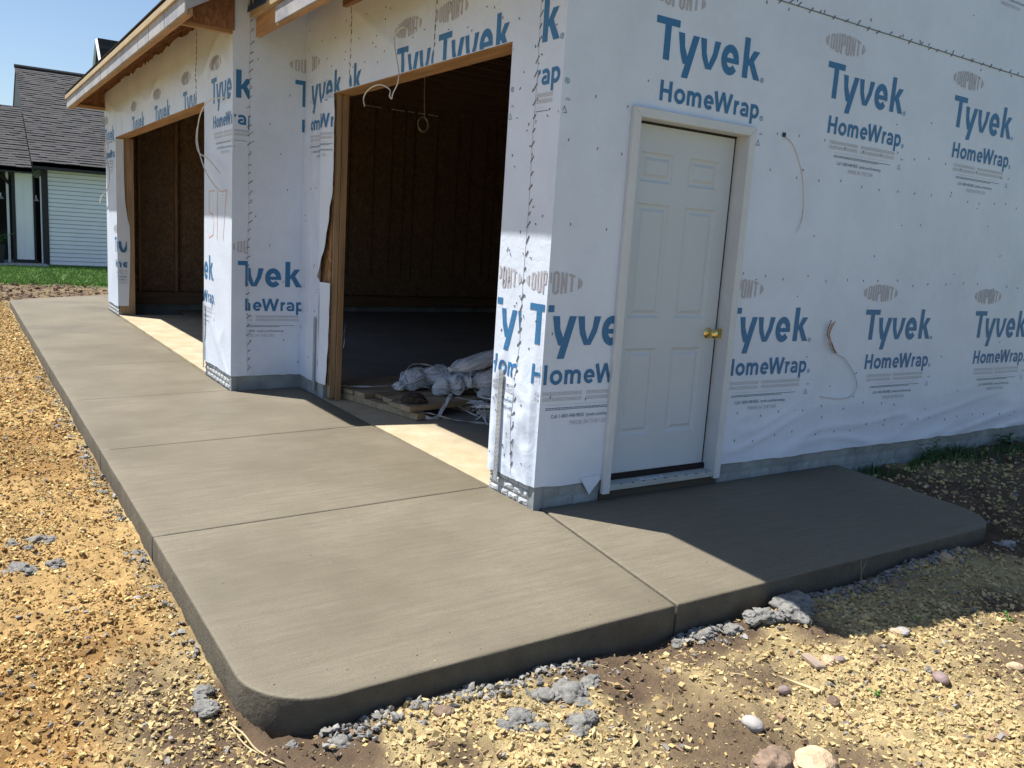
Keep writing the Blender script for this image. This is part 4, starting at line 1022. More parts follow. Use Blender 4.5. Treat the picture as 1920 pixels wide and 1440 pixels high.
for a, b, z0_, z1_ in pan:
    mb = MB(); prof = [(0, 0), (.007, .006), (.016, .009), (.028, .009), (.044, .001)]
    rings = [[(a+d, LY+y, z0_+d), (b-d, LY+y, z0_+d), (b-d, LY+y, z1_-d), (a+d, LY+y, z1_-d)] for d, y in prof]
    for r0, r1 in zip(rings, rings[1:]):
        for i in range(4): j = (i+1) % 4; mb.poly([r0[i], r0[j], r1[j], r1[i]])
    mb.poly(rings[-1]); me = mb.mesh('door_panel'); bm = bmesh.new(); bm.from_mesh(me); bmesh.ops.remove_doubles(bm, verts=bm.verts, dist=1e-5); bmesh.ops.recalc_face_normals(bm, faces=bm.faces)
    bm.to_mesh(me); bm.free()
    if me.polygons[-1].normal.y > 0: me.flip_normals()
    link('door_panel', me, M_door, leaf)
def lathe(prof, c, axis, n=24):
    mb = MB(); c = Vector(c); ax = Vector(axis).normalized(); u = ax.orthogonal().normalized(); v = ax.cross(u)
    for r_, h in prof:
        for k in range(n): w = 2*math.pi*k/n; mb.v.append(tuple(c+ax*h+u*math.cos(w)*r_+v*math.sin(w)*r_))
    for i in range(len(prof)-1):
        for k in range(n): k2 = (k+1) % n; mb.f.append((i*n+k, i*n+k2, (i+1)*n+k2, (i+1)*n+k)); mb.m.append(0)
    mb.f.append(tuple((len(prof)-1)*n+k for k in range(n))); mb.m.append(0)
    return mb
lathe([(.034, 0), (.033, .004), (.024, .008), (.013, .012), (.012, .03), (.018, .036), (.027, .046), (.0285, .056), (.025, .066), (.014, .071), (.0005, .072)], (LF1-.062, LY, .93), (0, -1, 0)).build('door_knob', M_brass, leaf, True)
MB().box(jr-.0075, jr-.0062, .02, .052, .90, .96).build('strike_plate', M_brass, FR)
# sill with cover strip, label and nail row
sill = MB().box(jl-.0, jr, -.035, .10, .050, .082).build('door_sill', M_card, FR, bevel=.003)
MB().box(jl, jr, .050, .099, .083, .1165).build('threshold', simple('threshold_gap_shade', (.028, .024, .024), .9, spec=.1), FR)  # near-black colour draws the shaded gap under the door leaf
MB().box(jl+.27, jl+.45, -.010, .028, .0822, .0836).build('sill_label', M_label, sill)
for zz in (.0, .014): MB().box(jl+.29, jl+.43, -.002+zz, .003+zz, .0838, .0842).build('label_text', M_navy, sill)
for i in range(9): MB().box(jl+.09+i*.085, jl+.103+i*.085, -.0365, -.026, .0815, .0835).build('nail_head', M_hole, sill)
board(DX0+.0, DX1-.0, -.012, .02, -.02, .046, 'sill_plate', wood('wet_sill', (.07, .055, .04), 0), garage, 0)
# torn wrap tip at the foot of the wall beside the door
MB().prism([(.29, -OFF-.010, .145), (.43, -OFF-.010, .150), (.425, -OFF-.012, .115), (.355, -OFF-.016, .045)], (0, .002, 0)).build('wrap_flap', M_wrap, garage)

# ================================================================= CABLES
def cable(pts, r, label, mat=M_cable, n=5, parent=None, name='cable', **k):
    return MB().tube(smooth_path(pts, 6), r, n).build(name, mat, parent, True, **({} if parent else dict(label=label, category='cable')), **k)
o = -.018
c1 = cable([(1.638, o+.02, 2.130), (1.645, o-.004, 2.12), (1.74, o, 2.073), (1.85, o, 1.91), (1.893, o, 1.735), (1.886, o-.004, 1.637), (1.847, o-.012, 1.569)], .0028, 'thin grey cable arcing down from a hole right of the side door, above waist height')
MB().box(1.626, 1.650, o-.006, o-.001, 2.118, 2.142).build('cable_hole', M_hole, c1)
c2 = empty('cable_bundle', (2.30, -.02, .8), label='stripped cable bundle with copper ends curling on the wrap between two lower logos', category='cable')
o = -.030
cable([(2.296, o, .870), (2.369, o, .803), (2.494, o, .757), (2.623, o, .649), (2.674, o, .553), (2.611, o, .484), (2.464, o, .481), (2.31, o, .500), (2.30, -.008, .503)], .0034, '', M_cable, parent=c2)
for i in range(6):
    rr = random.Random(i); cable([(2.37+rr.uniform(-.01, .02), o-.006, .80), (2.30+rr.uniform(-.012, .012), o-.004-.004*i, .865), (2.281+rr.uniform(-.016, .02), o-.005, .93), (2.30+rr.uniform(-.02, .03), o-.010, .985+rr.uniform(-.03, .05))], .0030, '', [M_copper, M_darkcable, M_darkcable, M_copper, M_cable, M_copper][i], parent=c2, name='wire')
MB().tube([(2.30, -.006, .503), (2.30, -.016, .503)], .012, 8).build('cable_grommet', M_label, c2)
c3 = empty('cable', (-.06, 1.83, 2.45), label='white cable drooping and hooking in front of the near door header', category='cable')
cable([(-.012, 1.735, 2.716), (-.05, 1.76, 2.72), (-.06, 1.84, 2.677), (-.06, 1.823, 2.584), (-.06, 1.763, 2.459), (-.06, 1.763, 2.376), (-.06, 1.831, 2.316), (-.06, 1.845, 2.280)], .0045, '', parent=c3, name='strand')
cable([(-.062, 1.845, 2.280), (-.07, 1.86, 2.30), (-.06, 1.883, 2.345), (-.06, 2.049, 2.395), (-.06, 2.228, 2.384), (-.06, 2.318, 2.336), (-.06, 2.294, 2.275)], .0052, '', parent=c3, name='strand')
c4 = empty('cable', (-.67, 4.2, 2.1), label='white cable looping down the pillar beside the far door opening', category='cable')
for q in ([(-.61, 3.80, 2.40), (-.65, 3.841, 2.405), (-.67, 4.188, 2.41), (-.67, 4.487, 2.329), (-.67, 4.605, 2.168), (-.67, 4.545, 2.017), (-.67, 4.312, 1.833), (-.67, 4.036, 1.714), (-.67, 3.726, 1.623)],
          [(-.672, 4.60, 2.22), (-.676, 4.62, 2.10), (-.67, 4.545, 2.0), (-.67, 4.22, 1.929), (-.67, 3.83, 1.801)]): cable(q, .0055, '', parent=c4, name='strand')
c5 = empty('cable', (-.67, 9.9, 2.1), label='white cable with a frayed end hanging at the outer corner of the far bay', category='cable')
for q in ([(-.61, 9.60, 2.40), (-.67, 9.75, 2.41), (-.67, 10.044, 2.379), (-.67, 10.163, 2.237), (-.67, 9.829, 2.091), (-.67, 9.758, 1.855), (-.67, 10.02, 1.726)], [(-.67, 10.02, 1.726), (-.67, 10.228, 1.698), (-.67, 10.553, 1.64), (-.67, 10.725, 1.56)], [(-.675, 9.80, 2.30), (-.675, 10.08, 2.2), (-.675, 9.86, 2.05)]): cable(q, .008, '', parent=c5, name='strand')
c6 = empty('cable', (2.0, 5.5, 2.8), label='thin cable ending in a coil hanging from the ceiling inside the near bay', category='cable')
cable([(2.015, 5.5, 3.53), (2.03, 5.5, 3.0), (2.046, 5.5, 2.715)], .004, '', parent=c6, name='strand')
for k_ in range(2): cable([(2.03+.062*math.sin(a)*(1+.1*k_), 5.5+.02*k_*math.cos(a), 2.645+.085*math.cos(a)*(1-.1*k_)) for a in np.linspace(0, 6.6, 22)], .004, '', parent=c6, name='coil')

# ================================================================= PALLET, PLASTIC, STRAPS
pal = empty('wood_pallet', (.2, 2.7, 0), label='pile of short dirty boards on a beam just inside the near door opening', category='pallet')
A = Vector((.085, 3.33, 0)); B = Vector((.362, 2.115, 0)); d = (B-A).normalized(); nrm = Vector((-d.y, d.x, 0)); nrm = nrm if nrm.x > 0 else -nrm
def orient_box(p0, u, v, lu, lv, z0, z1, name, mat, parent, bevel=.004, **k):
    q = [p0, p0+u*lu, p0+u*lu+v*lv, p0+v*lv]; return MB().hexa([(a.x, a.y, z0) for a in q]+[(a.x, a.y, z1) for a in q]).build(name, mat, parent, bevel=bevel, **k)
for off in (0.0, .55, 1.05): orient_box(A+nrm*(off+.0)-d*.02, d, nrm, 1.28, .09, .003, .055, 'bearer', M_dirtywood, pal)
wd = [.145, .14, .14, .15, .15, .14, .15, .15]; pos = 0.0; lens = [1.2, 1.22, 1.18, 1.2, 1.0, 1.2, 1.24, 1.22]; st = [0, .01, -.005, .0, .09, .05, -.01, -.03]
for i, (w_, L_, s_) in enumerate(zip(wd, lens, st)):
    orient_box(A+d*pos+nrm*s_, (d+nrm*.01*(-1)**i).normalized(), nrm, w_-.012, L_, .056+.002*(i % 3), .094+.004*(i % 2)+(.006 if i == 7 else 0), 'board', M_dirtywood if i not in (4,) else wood('weathered_board', (.28, .19, .11), 0), pal); pos += w_+.008
def blob(name, c, rad, seed, mat, amp=.25, sub=4, freq=2.2, squash=1., rot=0, crease=0, lumpy=0, parent=None, **k):
    bm = bmesh.new(); bmesh.ops.create_icosphere(bm, subdivisions=sub, radius=1)
    V = np.array([v.co[:] for v in bm.verts]); f1 = fbm(V[:, 0]*freq+seed, V[:, 1]*freq+V[:, 2]*1.7*freq, seed, 4)-.5; f2 = fbm(V[:, 2]*freq*2+seed*3, V[:, 0]*freq*2-V[:, 1]*freq, seed+5, 3)-.5
    s = 1+amp*2*f1+amp*f2
    if lumpy:
        rg = np.random.default_rng(seed+100); cc = rg.normal(size=(46, 3)); cc /= np.linalg.norm(cc, axis=1)[:, None]; rd = rg.uniform(.22, .5, 46)
        dd_ = np.arccos(np.clip(V@cc.T, -1, 1))/rd; s = s*(1-lumpy*.35+lumpy*np.clip(1-dd_**2, 0, 1).max(1))
        cc = rg.normal(size=(220, 3)); cc /= np.linalg.norm(cc, axis=1)[:, None]; s = s*(1+lumpy*.28*np.clip(1-(np.arccos(np.clip(V@cc.T, -1, 1))/.16)**2, 0, 1).max(1))
    if crease: s = s*(1-crease*np.abs(2*vnoise(V[:, 0]*6+V[:, 2]*2, V[:, 1]*1.5+V[:, 2], seed)-1))
    V = V*s[:, None]*np.array(rad); cr, sr = math.cos(rot), math.sin(rot); V = np.stack([V[:, 0]*cr-V[:, 1]*sr, V[:, 0]*sr+V[:, 1]*cr, V[:, 2]], 1)+np.array(c)
    for v, p in zip(bm.verts, V): v.co = p
    me = bpy.data.meshes.new(name); bm.to_mesh(me); bm.free(); return link(name, me, mat, parent, sub > 3, **k)
pb = empty('plastic_wrapping', (1.0, 2.6, .1), label='bundled crumpled clear plastic sheeting heaped on the boards', category='plastic')
def bag(p0, p1, r0, seed, pinch=(), squash=.7, amp=.42):
    """gathered plastic: long pleats drawn together where straps tie it"""
    rg = np.random.default_rng(seed); p0 = np.array(p0); p1 = np.array(p1); ax = p1-p0; L_ = np.linalg.norm(ax); ax = ax/L_; sd = np.cross(ax, [0, 0, 1.]); sd /= np.linalg.norm(sd); up_ = np.cross(sd, ax)
    nu, nv = 46, 72; U, V_ = np.meshgrid(np.linspace(0, 1, nu), np.linspace(0, 2*math.pi, nv, endpoint=False), indexing='ij')
    r = r0*(.18+.82*np.sin(math.pi*np.clip(U*.94+.03, 0, 1))**.55)
    for q, wq in pinch: r = r*(1-.42*np.exp(-((U-q)/wq)**2))
    sw = V_+.5*np.sin(U*5+seed)
    k1 = 1-np.abs(2*vnoise(np.cos(sw)*3.2+9+U*1.1, np.sin(sw)*3.2+9+U*.7, seed)-1); k2 = 1-np.abs(2*vnoise(np.cos(sw)*8+30+U*1.6, np.sin(sw)*8+30, seed+1)-1); k3 = vnoise(U*7+np.cos(sw)*2, np.sin(sw)*2+5+U*3, seed+2)-.5
    r = r*(1+amp*(k1**2-.4)+amp*.55*(k2**2-.4)+amp*.9*k3)
    wob = .05*(vnoise(U[:, :1]*3, U[:, :1]*0, seed+5)-.5)
    P3 = p0+ax*(U*L_)[..., None]+sd*(np.cos(V_)*r)[..., None]+up_*(np.sin(V_)*r*squash+wob)[..., None]
    P3[..., 2] = np.maximum(P3[..., 2], .10+.01*vnoise(P3[..., 0]*20, P3[..., 1]*20, 3))
    Vv = P3.reshape(-1, 3).tolist(); F = [(a*nv+b, a*nv+(b+1) % nv, (a+1)*nv+(b+1) % nv, (a+1)*nv+b) for a in range(nu-1) for b in range(nv)]+[tuple(range(nv))[::-1], tuple((nu-1)*nv+b for b in range(nv))]
    me = bpy.data.meshes.new('bag'); me.from_pydata(Vv, [], F); me.update(); return link('bag', me, M_plastic, pb, False)
bag((.52, 2.80, .155), (1.10, 3.0, .20), .115, 3, ((.10, .05), (.62, .05)))
bag((.80, 2.86, .20), (1.35, 2.78, .27), .145, 8, ((.45, .05),))
bag((.74, 2.56, .155), (1.06, 2.50, .20), .110, 12, ((.40, .07), (.8, .05)))
bag((.98, 2.42, .24), (1.75, 2.40, .26), .150, 15, ((.08, .06),), amp=.22)
bag((.86, 2.52, .34), (1.50, 2.46, .44), .105, 21, ((.06, .08),), .55, .22)
bag((1.0, 2.25, .15), (1.5, 2.2, .16), .085, 25, ((.3, .08),))
def ribbon(pts, w, name, mat, parent, twist=0., **k):
    P_ = smooth_path(pts, 7); V = []; F = []
    for i, p in enumerate(P_):
        t_ = (P_[min(i+1, len(P_)-1)]-P_[max(i-1, 0)]).normalized(); side = t_.cross(Vector((0, 0, 1)))
        side = side.normalized() if side.length > .1 else Vector((0, 1, 0)); up_ = side.cross(t_); a = twist*i/len(P_)+.5*math.sin(i*.7); dd_ = side*math.cos(a)+up_*math.sin(a); nn = t_.cross(dd_)*.0006
        V += [tuple(p+dd_*w/2+nn), tuple(p-dd_*w/2+nn), tuple(p-dd_*w/2-nn), tuple(p+dd_*w/2-nn)]
    for i in range(len(P_)-1):
        for k_ in range(4): k2 = (k_+1) % 4; F.append((i*4+k_, i*4+k2, i*4+4+k2, i*4+4+k_))
    me = bpy.data.meshes.new(name); me.from_pydata(V, [], F); me.update(); return link(name, me, mat, parent, **k)
sp = empty('plastic_straps', (.8, 2.1, .1), label='tangle of white plastic straps trailing off the boards onto the concrete', category='straps')
ribbon([(.06, 3.10, .112), (.3, 2.95, .118), (.50, 2.82, .14), (.62, 2.78, .15)], .018, 'strap', M_strap, sp)
ribbon([(.60, 2.74, .16), (.58, 2.76, .25), (.64, 2.76, .325), (.78, 2.76, .32), (.92, 2.74, .27)], .014, 'strap', M_strap, sp, .6)
ribbon([(.78, 2.33, .15), (.70, 2.24, .11), (.62, 2.18, .05), (.55, 2.12, .012), (.46, 2.12, .02), (.42, 2.2, .035)], .030, 'strap', M_strap, sp, 1.2)
ribbon([(.43, 2.19, .05), (.50, 2.13, .045), (.62, 2.0, .02), (.80, 1.86, .008), (.95, 1.78, .006)], .022, 'strap', M_strap, sp, .9)
ribbon([(.80, 2.28, .13), (.90, 2.1, .12), (.98, 1.95, .09), (1.05, 1.80, .06), (1.12, 1.70, .02)], .035, 'strap', M_strap, sp, .5)
ribbon([(.72, 2.10, .10), (.80, 2.0, .05), (.90, 1.88, .012), (.96, 1.82, .006)], .012, 'strap', M_strap, sp)
ribbon([(1.0, 2.40, .33), (.96, 2.33, .25), (.98, 2.27, .17), (1.05, 2.2, .14)], .012, 'strap', M_strap, sp)
for i in range(9):
    rr = random.Random(40+i); a = Vector((rr.uniform(.85, 1.1), rr.uniform(1.95, 2.25), rr.uniform(.06, .14))); pts = [a]
    for k_ in range(5): pts.append(Vector((rr.uniform(.78, 1.15), rr.uniform(1.78, 2.2), rr.uniform(.008, .15))))
    ribbon(pts, rr.uniform(.008, .016), 'strap', M_strap, sp, rr.uniform(-2, 2))
blob('dirt_clod', (.425, 2.29, .125), (.105, .075, .055), 33, M_clod, .35, 4, 3., label='dark wet concrete lump resting on the board pile', category='clod')
ribbon([(1.28, 5.84, .02), (1.30, 5.86, .10), (1.29, 5.85, .2), (1.31, 5.86, .30)], .010, 'plastic_tie', M_strap, None, 1.5, label='loose white tie standing on the dark garage floor', category='plastic tie')

# ================================================================= CHUNKS, ROCKS, STICKS
def chunk(x, y, r_, seed, label, mat=M_chunk, cat='concrete chunk', flat=.6, grp=None, amp=.38, name='concrete_chunk', sub=4, freq=2.4, rot=None, asp=1.3, up_=.25):
    z = float(ground_z(x, y)); rot_ = seed*1.3 if rot is None else rot
    if mat is M_chunk:
        rr = random.Random(seed*7+1); parts = []; r_ *= .9; ca, sa = math.cos(rot_), math.sin(rot_); nk = 9 if sub > 3 else 5
        for q in range(nk):
            a = rr.uniform(0, 6.28); d_ = math.sqrt(rr.random())*(0 if q == 0 else .85); u = math.cos(a)*d_*asp*r_; v = math.sin(a)*d_*r_; rk = r_*(.62 if q == 0 else rr.uniform(.24, .48))
            parts.append(blob(name, (x+u*ca-v*sa, y+u*sa+v*ca, z+rk*flat*rr.uniform(.1, .55)), (rk*rr.uniform(.9, 1.35), rk, rk*max(flat, .55)*rr.uniform(.8, 1.15)), seed*31+q, mat, .30, 4 if q < 3 and sub > 3 else 3, 2.6, rot=rr.uniform(0, 6), lumpy=.24))
        bm = bmesh.new()
        for q in parts: bm.from_mesh(q.data)
        me = bpy.data.meshes.new(name); bm.to_mesh(me); bm.free()
        for q in parts: m_ = q.data; bpy.data.objects.remove(q); bpy.data.meshes.remove(m_)
        o_ = link(name, me, mat, None, False)
    else: o_ = blob(name, (x, y, z+r_*flat*up_), (r_*asp, r_, r_*flat), seed, mat, amp, sub, freq, rot=rot_, lumpy=.12 if amp > .15 else 0)
    return tag(o_, label, cat, grp)
chunk(.50, -1.31, .125, 1, 'large bumpy grey concrete lump against the slab edge where the shadow starts', flat=.7, rot=-.2, asp=1.35)
chunk(.32, -1.31, .080, 2, 'grey concrete lump leaning on the left side of the largest lump', rot=.2)
chunk(.17, -1.28, .052, 3, 'small rough concrete lump left of the pair at the slab edge')
chunk(.02, -1.27, .052, 4, 'rough grey concrete lump at the slab edge between gravel and shadow')
chunk(-.13, -1.26, .034, 5, 'round concrete lump at the slab foot, leftmost before the bare edge')
chunk(-.80, -1.40, .095, 6, 'flat pale concrete scab lying on gravel in front of the slab middle', flat=.35, asp=1.7, rot=-.3)
chunk(-.66, -1.37, .034, 16, 'dark jagged concrete piece right of the flat pale scab', flat=.8)
chunk(-.60, -1.27, .026, 17, 'upright concrete nub beyond the flat pale scab', flat=.9)
chunk(-1.05, -1.46, .072, 7, 'pale flat concrete scrap with rough end beside dry grass', flat=.4, asp=1.5, rot=-.8)
chunk(-.885, -1.58, .062, 8, 'broken white-grey concrete scrap lying on brown dirt', flat=.3)
chunk(-1.24, -1.32, .040, 9, 'grey crumbly concrete lump close to the slab front edge near the brown stone')
chunk(-1.60, -1.30, .055, 10, 'light grey concrete lump at the foot of the rounded slab corner', flat=.55)
chunk(-1.74, -1.24, .028, 18, 'small grey concrete lump left of the rounded corner lump', flat=.6)
chunk(-1.90, -.83, .046, 11, 'upper pale concrete lump left of the slab corner', flat=.6, rot=1.1)
chunk(-1.93, -.955, .044, 12, 'lower pale concrete lump left of the slab corner, nearest the camera', flat=.5)
chunk(-1.875, .12, .032, 13, 'dark concrete lump touching the long slab edge below the joint')
chunk(-1.885, .56, .036, 14, 'dark double concrete lump touching the long slab edge above the joint')
chunk(-2.285, .86, .085, 15, 'long dark grey concrete lump lying in the ochre gravel far left', flat=.45, asp=1.8, rot=.3)
chunk(-2.36, .52, .070, 19, 'dark grey concrete lump at the left frame edge in ochre gravel', flat=.5)
chunk(-2.21, .55, .050, 20, 'small dark concrete lump between the two larger ones on the ochre gravel', flat=.6)
0 and chunk(-2.31, -.46, .060, 21, 'flat dark brown clod pressed in the ochre gravel at lower left', M_clod, 'clod', .3, asp=1.5, name='dirt_clod')
chunk(-1.97, .0, .018, 22, 'single pale grey pebble lying on rust coloured gravel', M_cobble, 'pebble', .8, name='pebble', amp=.1)
for i, (x, y) in enumerate(((-1.91, 2.95), (-1.88, 2.62), (-1.89, 2.45), (-1.90, 2.3), (-1.90, 1.55), (-1.95, 3.3), (-1.89, 4.1), (-1.92, 5.3))):
    chunk(x, y, .034, 50+i, 'grey concrete crumb in the row along the far part of the long slab edge', grp='concrete crumbs along the far slab edge', sub=3)
chunk(-.353, -1.84, .031, 23, 'smooth pale grey egg-shaped cobble on brown dirt', M_cobble, 'cobble', .75, amp=.06, name='cobble', up_=.6)
chunk(-.081, -1.748, .020, 24, 'small mauve cobble right of the pale grey cobble', M_cobbleb, 'cobble', .75, amp=.06, name='cobble', up_=.6)
chunk(.568, -1.966, .028, 25, 'smooth brown cobble lower right among yellow gravel', M_cobbleb, 'cobble', .8, amp=.08, name='cobble', up_=.6)
chunk(.942, -2.06, .026, 26, 'pinkish tan cobble at the right frame edge', M_tanrock, 'cobble', .8, amp=.1, name='cobble', up_=.5)
chunk(.80, -1.66, .030, 27, 'flat grey stone beside a cream stone on the right', M_cobble, 'stone', .4, amp=.12, name='stone', up_=.6)
chunk(.765, -1.65, .022, 28, 'cream angular stone touching the flat grey stone', M_tanrock, 'stone', .5, amp=.2, name='stone')
chunk(-.335, -2.08, .062, 29, 'large flat tan limestone slab at the bottom frame edge', M_tanrock, 'rock', .55, amp=.18, name='rock', up_=.4, sub=3, rot=.4, asp=1.35)
chunk(-.49, -2.03, .055, 30, 'large brown dirt-crusted rock left of the tan limestone', M_brownrock, 'rock', .7, amp=.3, name='rock', up_=.4, rot=.3, asp=1.4)
chunk(-1.26, -1.33, .028, 31, 'rounded brown stone between grey crumbs at the slab foot', M_brownrock, 'stone', .7, amp=.1, name='stone', up_=.5)
chunk(.27, -1.68, .026, 32, 'tan pointed stone at the end of the weathered stick', M_tanrock, 'stone', .6, amp=.2, name='stone')
chunk(.31, -1.70, .020, 36, 'dark mauve stone right of the weathered stick', M_cobbleb, 'stone', .8, amp=.12, name='stone')
chunk(.06, -1.86, .022, 37, 'brown stone near the mauve cobble in the middle gravel', M_brownrock, 'stone', .8, amp=.15, name='stone')
chunk(1.25, -1.35, .032, 38, 'dark stone lying in the shadow beside the door slab', M_brownrock, 'stone', .7, amp=.15, name='stone')
chunk(1.75, -1.30, .030, 39, 'pale upright stone in the shade by the slab front right', M_tanrock, 'stone', .9, amp=.2, name='stone')
chunk(2.35, -1.32, .032, 41, 'grey stone in the shade near the rounded right slab corner', M_cobble, 'stone', .8, amp=.2, name='stone')
chunk(3.9, -.95, .055, 42, 'half buried tan rock on shaded dirt right of the slab', M_tanrock, 'rock', .4, amp=.15, name='rock')
def on(x, y, h=.006): return (x, y, float(ground_z(x, y))+h)
def stick(pts, r_, label, mat, cat='stick', name='stick'): return MB().tube(smooth_path(pts, 4), r_, 5).build(name, mat, None, True, label=label, category=cat)
MB().hexa([on(.20, -1.60, .004), on(.235, -1.62, .004), on(.205, -1.72, .004), on(.17, -1.70, .004), on(.20, -1.60, .026), on(.235, -1.62, .026), on(.205, -1.72, .022), on(.17, -1.70, .022)]).build('stick', wood('grey_stick', (.35, .27, .21), 1), None, bevel=.004, label='short weathered wood offcut lying in the gravel', category='stick')
MB().hexa([on(-.02, -1.665, .006), on(-.005, -1.685, .006), on(.065, -1.80, .006), on(.05, -1.80, .006), on(-.02, -1.665, .018), on(-.005, -1.685, .018), on(.065, -1.80, .014), on(.05, -1.80, .014)]).build('stick', M_straw, None, label='pale split wood sliver in the yellow gravel', category='stick')
stick([on(-1.877, -1.057, .012), on(-1.85, -1.12, .016), on(-1.835, -1.22, .012), on(-1.79, -1.33, .01)], .0028, 'longer dry straw stem curving past the rounded slab corner', M_straw, 'straw', 'straw_stem')
stick([on(-1.874, -1.07, .010), on(-1.86, -1.16, .014), on(-1.84, -1.235, .010)], .0025, 'shorter dry straw stem beside the longer one at the slab corner', M_straw, 'straw', 'straw_stem')
rr = random.Random(3)
mb = MB()
for i in range(240):
    x = rr.uniform(-2.2, 1.6); y = rr.uniform(-2.5, -1.22)
    if i < 60: x = -.97+rr.gauss(0, .045); y = -1.43+rr.gauss(0, .03)
    elif i < 90: x = .15+rr.gauss(0, .05); y = -1.95+rr.gauss(0, .02)
    a = rr.uniform(0, 6.28); l = rr.uniform(.02, .07); b = (x+math.cos(a)*l, y+math.sin(a)*l)
    mb.tube([on(x, y, .006), on((x+b[0])/2, (y+b[1])/2, .016), on(*b, .006)], rr.uniform(.0007, .0014), 3)
mb.build('straw', M_straw, kind='stuff', label='bits of dry straw and roots scattered over the gravel', category='straw')

# ---- weeds
def leaf_plant(x, y, h, n, seed, label, mat=M_leaf, spread=.5, leafw=.3, z=None, name='weed', cat='weed', grp=None, tagged=True):
    rr = random.Random(seed); z = float(ground_z(x, y)) if z is None else z; mb = MB(); lf = MB()
    for i in range(n):
        a = rr.uniform(0, 6.28); L_ = h*rr.uniform(.5, 1.1); lean = rr.uniform(.1, spread); p = Vector((x, y, z)); dirv = Vector((math.cos(a)*lean, math.sin(a)*lean, 1)).normalized(); pts = [p+dirv*L_*t_+Vector((math.cos(a), math.sin(a), 0))*lean*L_*.4*t_*t_ for t_ in (0, .33, .66, 1)]
        mb.tube(pts, [.0022, .0018, .0014, .0008], 4)
        for k_ in range(5):
            t_ = .3+.7*k_/5; q = p+dirv*L_*t_+Vector((math.cos(a), math.sin(a), 0))*lean*L_*.4*t_*t_; b = rr.uniform(0, 6.28); l = h*leafw*rr.uniform(.6, 1.2); dv = Vector((math.cos(b), math.sin(b), rr.uniform(-.1, .5))).normalized(); sv = dv.cross(Vector((0, 0, 1))).normalized()*l*.28
            lf.poly([q, q+dv*l*.45+sv, q+dv*l, q+dv*l*.45-sv])
    root = empty(name, (x, y, z))
    if tagged: tag(root, label, cat, grp)
    s_ = mb.build('stem', mat, root); l_ = link('leaves', lf.mesh('leaves'), mat, root)
    return root
leaf_plant(2.63, -.04, .085, 4, 1, 'small dark weed standing at the corner where slab meets foundation')
leaf_plant(3.62, -.10, .17, 7, 2, 'bushy weed with pale stalks against the foundation, right of the slab', spread=.7)
leaf_plant(3.80, -.06, .15, 6, 3, 'thin leafy weed just right of the bushy weed at the foundation')
leaf_plant(4.75, -.08, .20, 9, 4, 'largest leafy weed clump at the foundation near the right frame edge', spread=.8, leafw=.35)
leaf_plant(1.35, -1.83, .05, 4, 5, 'sunlit green sprout in gravel beyond the shadow at right', M_leafy)
leaf_plant(.95, -1.62, .035, 3, 6, 'flat green seedling at the tip of the shadow', M_leafy, spread=1.2)
leaf_plant(.25, -1.90, .03, 5, 7, 'tiny green tuft in the yellow gravel at lower right', M_leafy, spread=1.2, leafw=.6)
twig = stick([on(1.02, -1.30, 0), (1.015, -1.30, -.06), (.995, -1.30, .02)], [.0022]*9, 'bare forked twig standing against the shaded slab edge', M_twig, 'twig', 'twig')
MB().tube([(1.012, -1.30, -.05), (1.04, -1.30, .005)], .0014, 4).build('twig_branch', M_twig, twig)
rr = random.Random(9); mb = MB()
for i in range(2600):
    x = 2.62+3.5*rr.random(); y = -.02-abs(rr.gauss(0, .10+.05*max(0, x-3.5))); 
    if fbm(np.array([x*2.2]), np.array([y*2.2]), 14)[0] < .42: continue
    z = float(ground_z(x, y)); h = rr.uniform(.02, .085)*(1+.35*max(0, x-3.6)); a = rr.uniform(0, 6.28); w_ = rr.uniform(.003, .008); dx_, dy_ = math.cos(a), math.sin(a); ln = rr.uniform(.1, .6)*h
    mb.poly([(x-dy_*w_, y+dx_*w_, z), (x+dy_*w_, y-dx_*w_, z), (x+dx_*ln, y+dy_*ln, z+h)])
mb.build('ground_weeds', M_leaf, kind='stuff', label='low dark weeds and grass growing along the shaded foundation', category='weeds')

# ================================================================= LAWN
n = 90000; x = RNG.uniform(-9, 6, n); y = 16.5+7.3*RNG.random(n)**1.4; k = y > 16.7+.5*fbm(x*1.5, x*0+3, 51)-.3; x, y = x[k], y[k]; n = len(x)
h = RNG.uniform(.025, .065, n)*(1+.5*(y < 17.2)); a = RNG.uniform(0, 6.28, n); w_ = .007; ln = RNG.uniform(0, .6, n)*h; z = ground_z(x, y)
V = np.stack([np.stack([x-np.sin(a)*w_, y+np.cos(a)*w_, z], 1), np.stack([x+np.sin(a)*w_, y-np.cos(a)*w_, z], 1), np.stack([x+np.cos(a)*ln, y+np.sin(a)*ln, z+h], 1)], 1).reshape(-1, 3)
me = bpy.data.meshes.new('lawn'); me.vertices.add(3*n); me.vertices.foreach_set('co', V.ravel().astype(np.float32)); me.loops.add(3*n); me.loops.foreach_set('vertex_index', np.arange(3*n, dtype=np.int32)); me.polygons.add(n); me.polygons.foreach_set('loop_start', (np.arange(n)*3).astype(np.int32)); me.update(calc_edges=True)
link('lawn', me, M_grass, kind='stuff', label='mown green lawn between the dug soil and the white house', category='lawn')
mb = MB(); rr = random.Random(2)
for (cx, cy) in ((-.25, 16.6), (.1, 16.55), (-1.2, 16.7), (.9, 16.6), (-.7, 16.75)):
    for i in range(16):
        a = rr.uniform(0, 6.28); l = rr.uniform(.1, .3); mb.tube([(cx, cy, -.15), (cx+math.cos(a)*l*.3, cy+math.sin(a)*.1, -.15+l*.6), (cx+math.cos(a)*l*.8, cy+math.sin(a)*.2, -.15+l)], .004, 3)
mb.build('tall_grass', M_leafy, kind='stuff', label='taller grass tufts at the near edge of the lawn', category='grass')

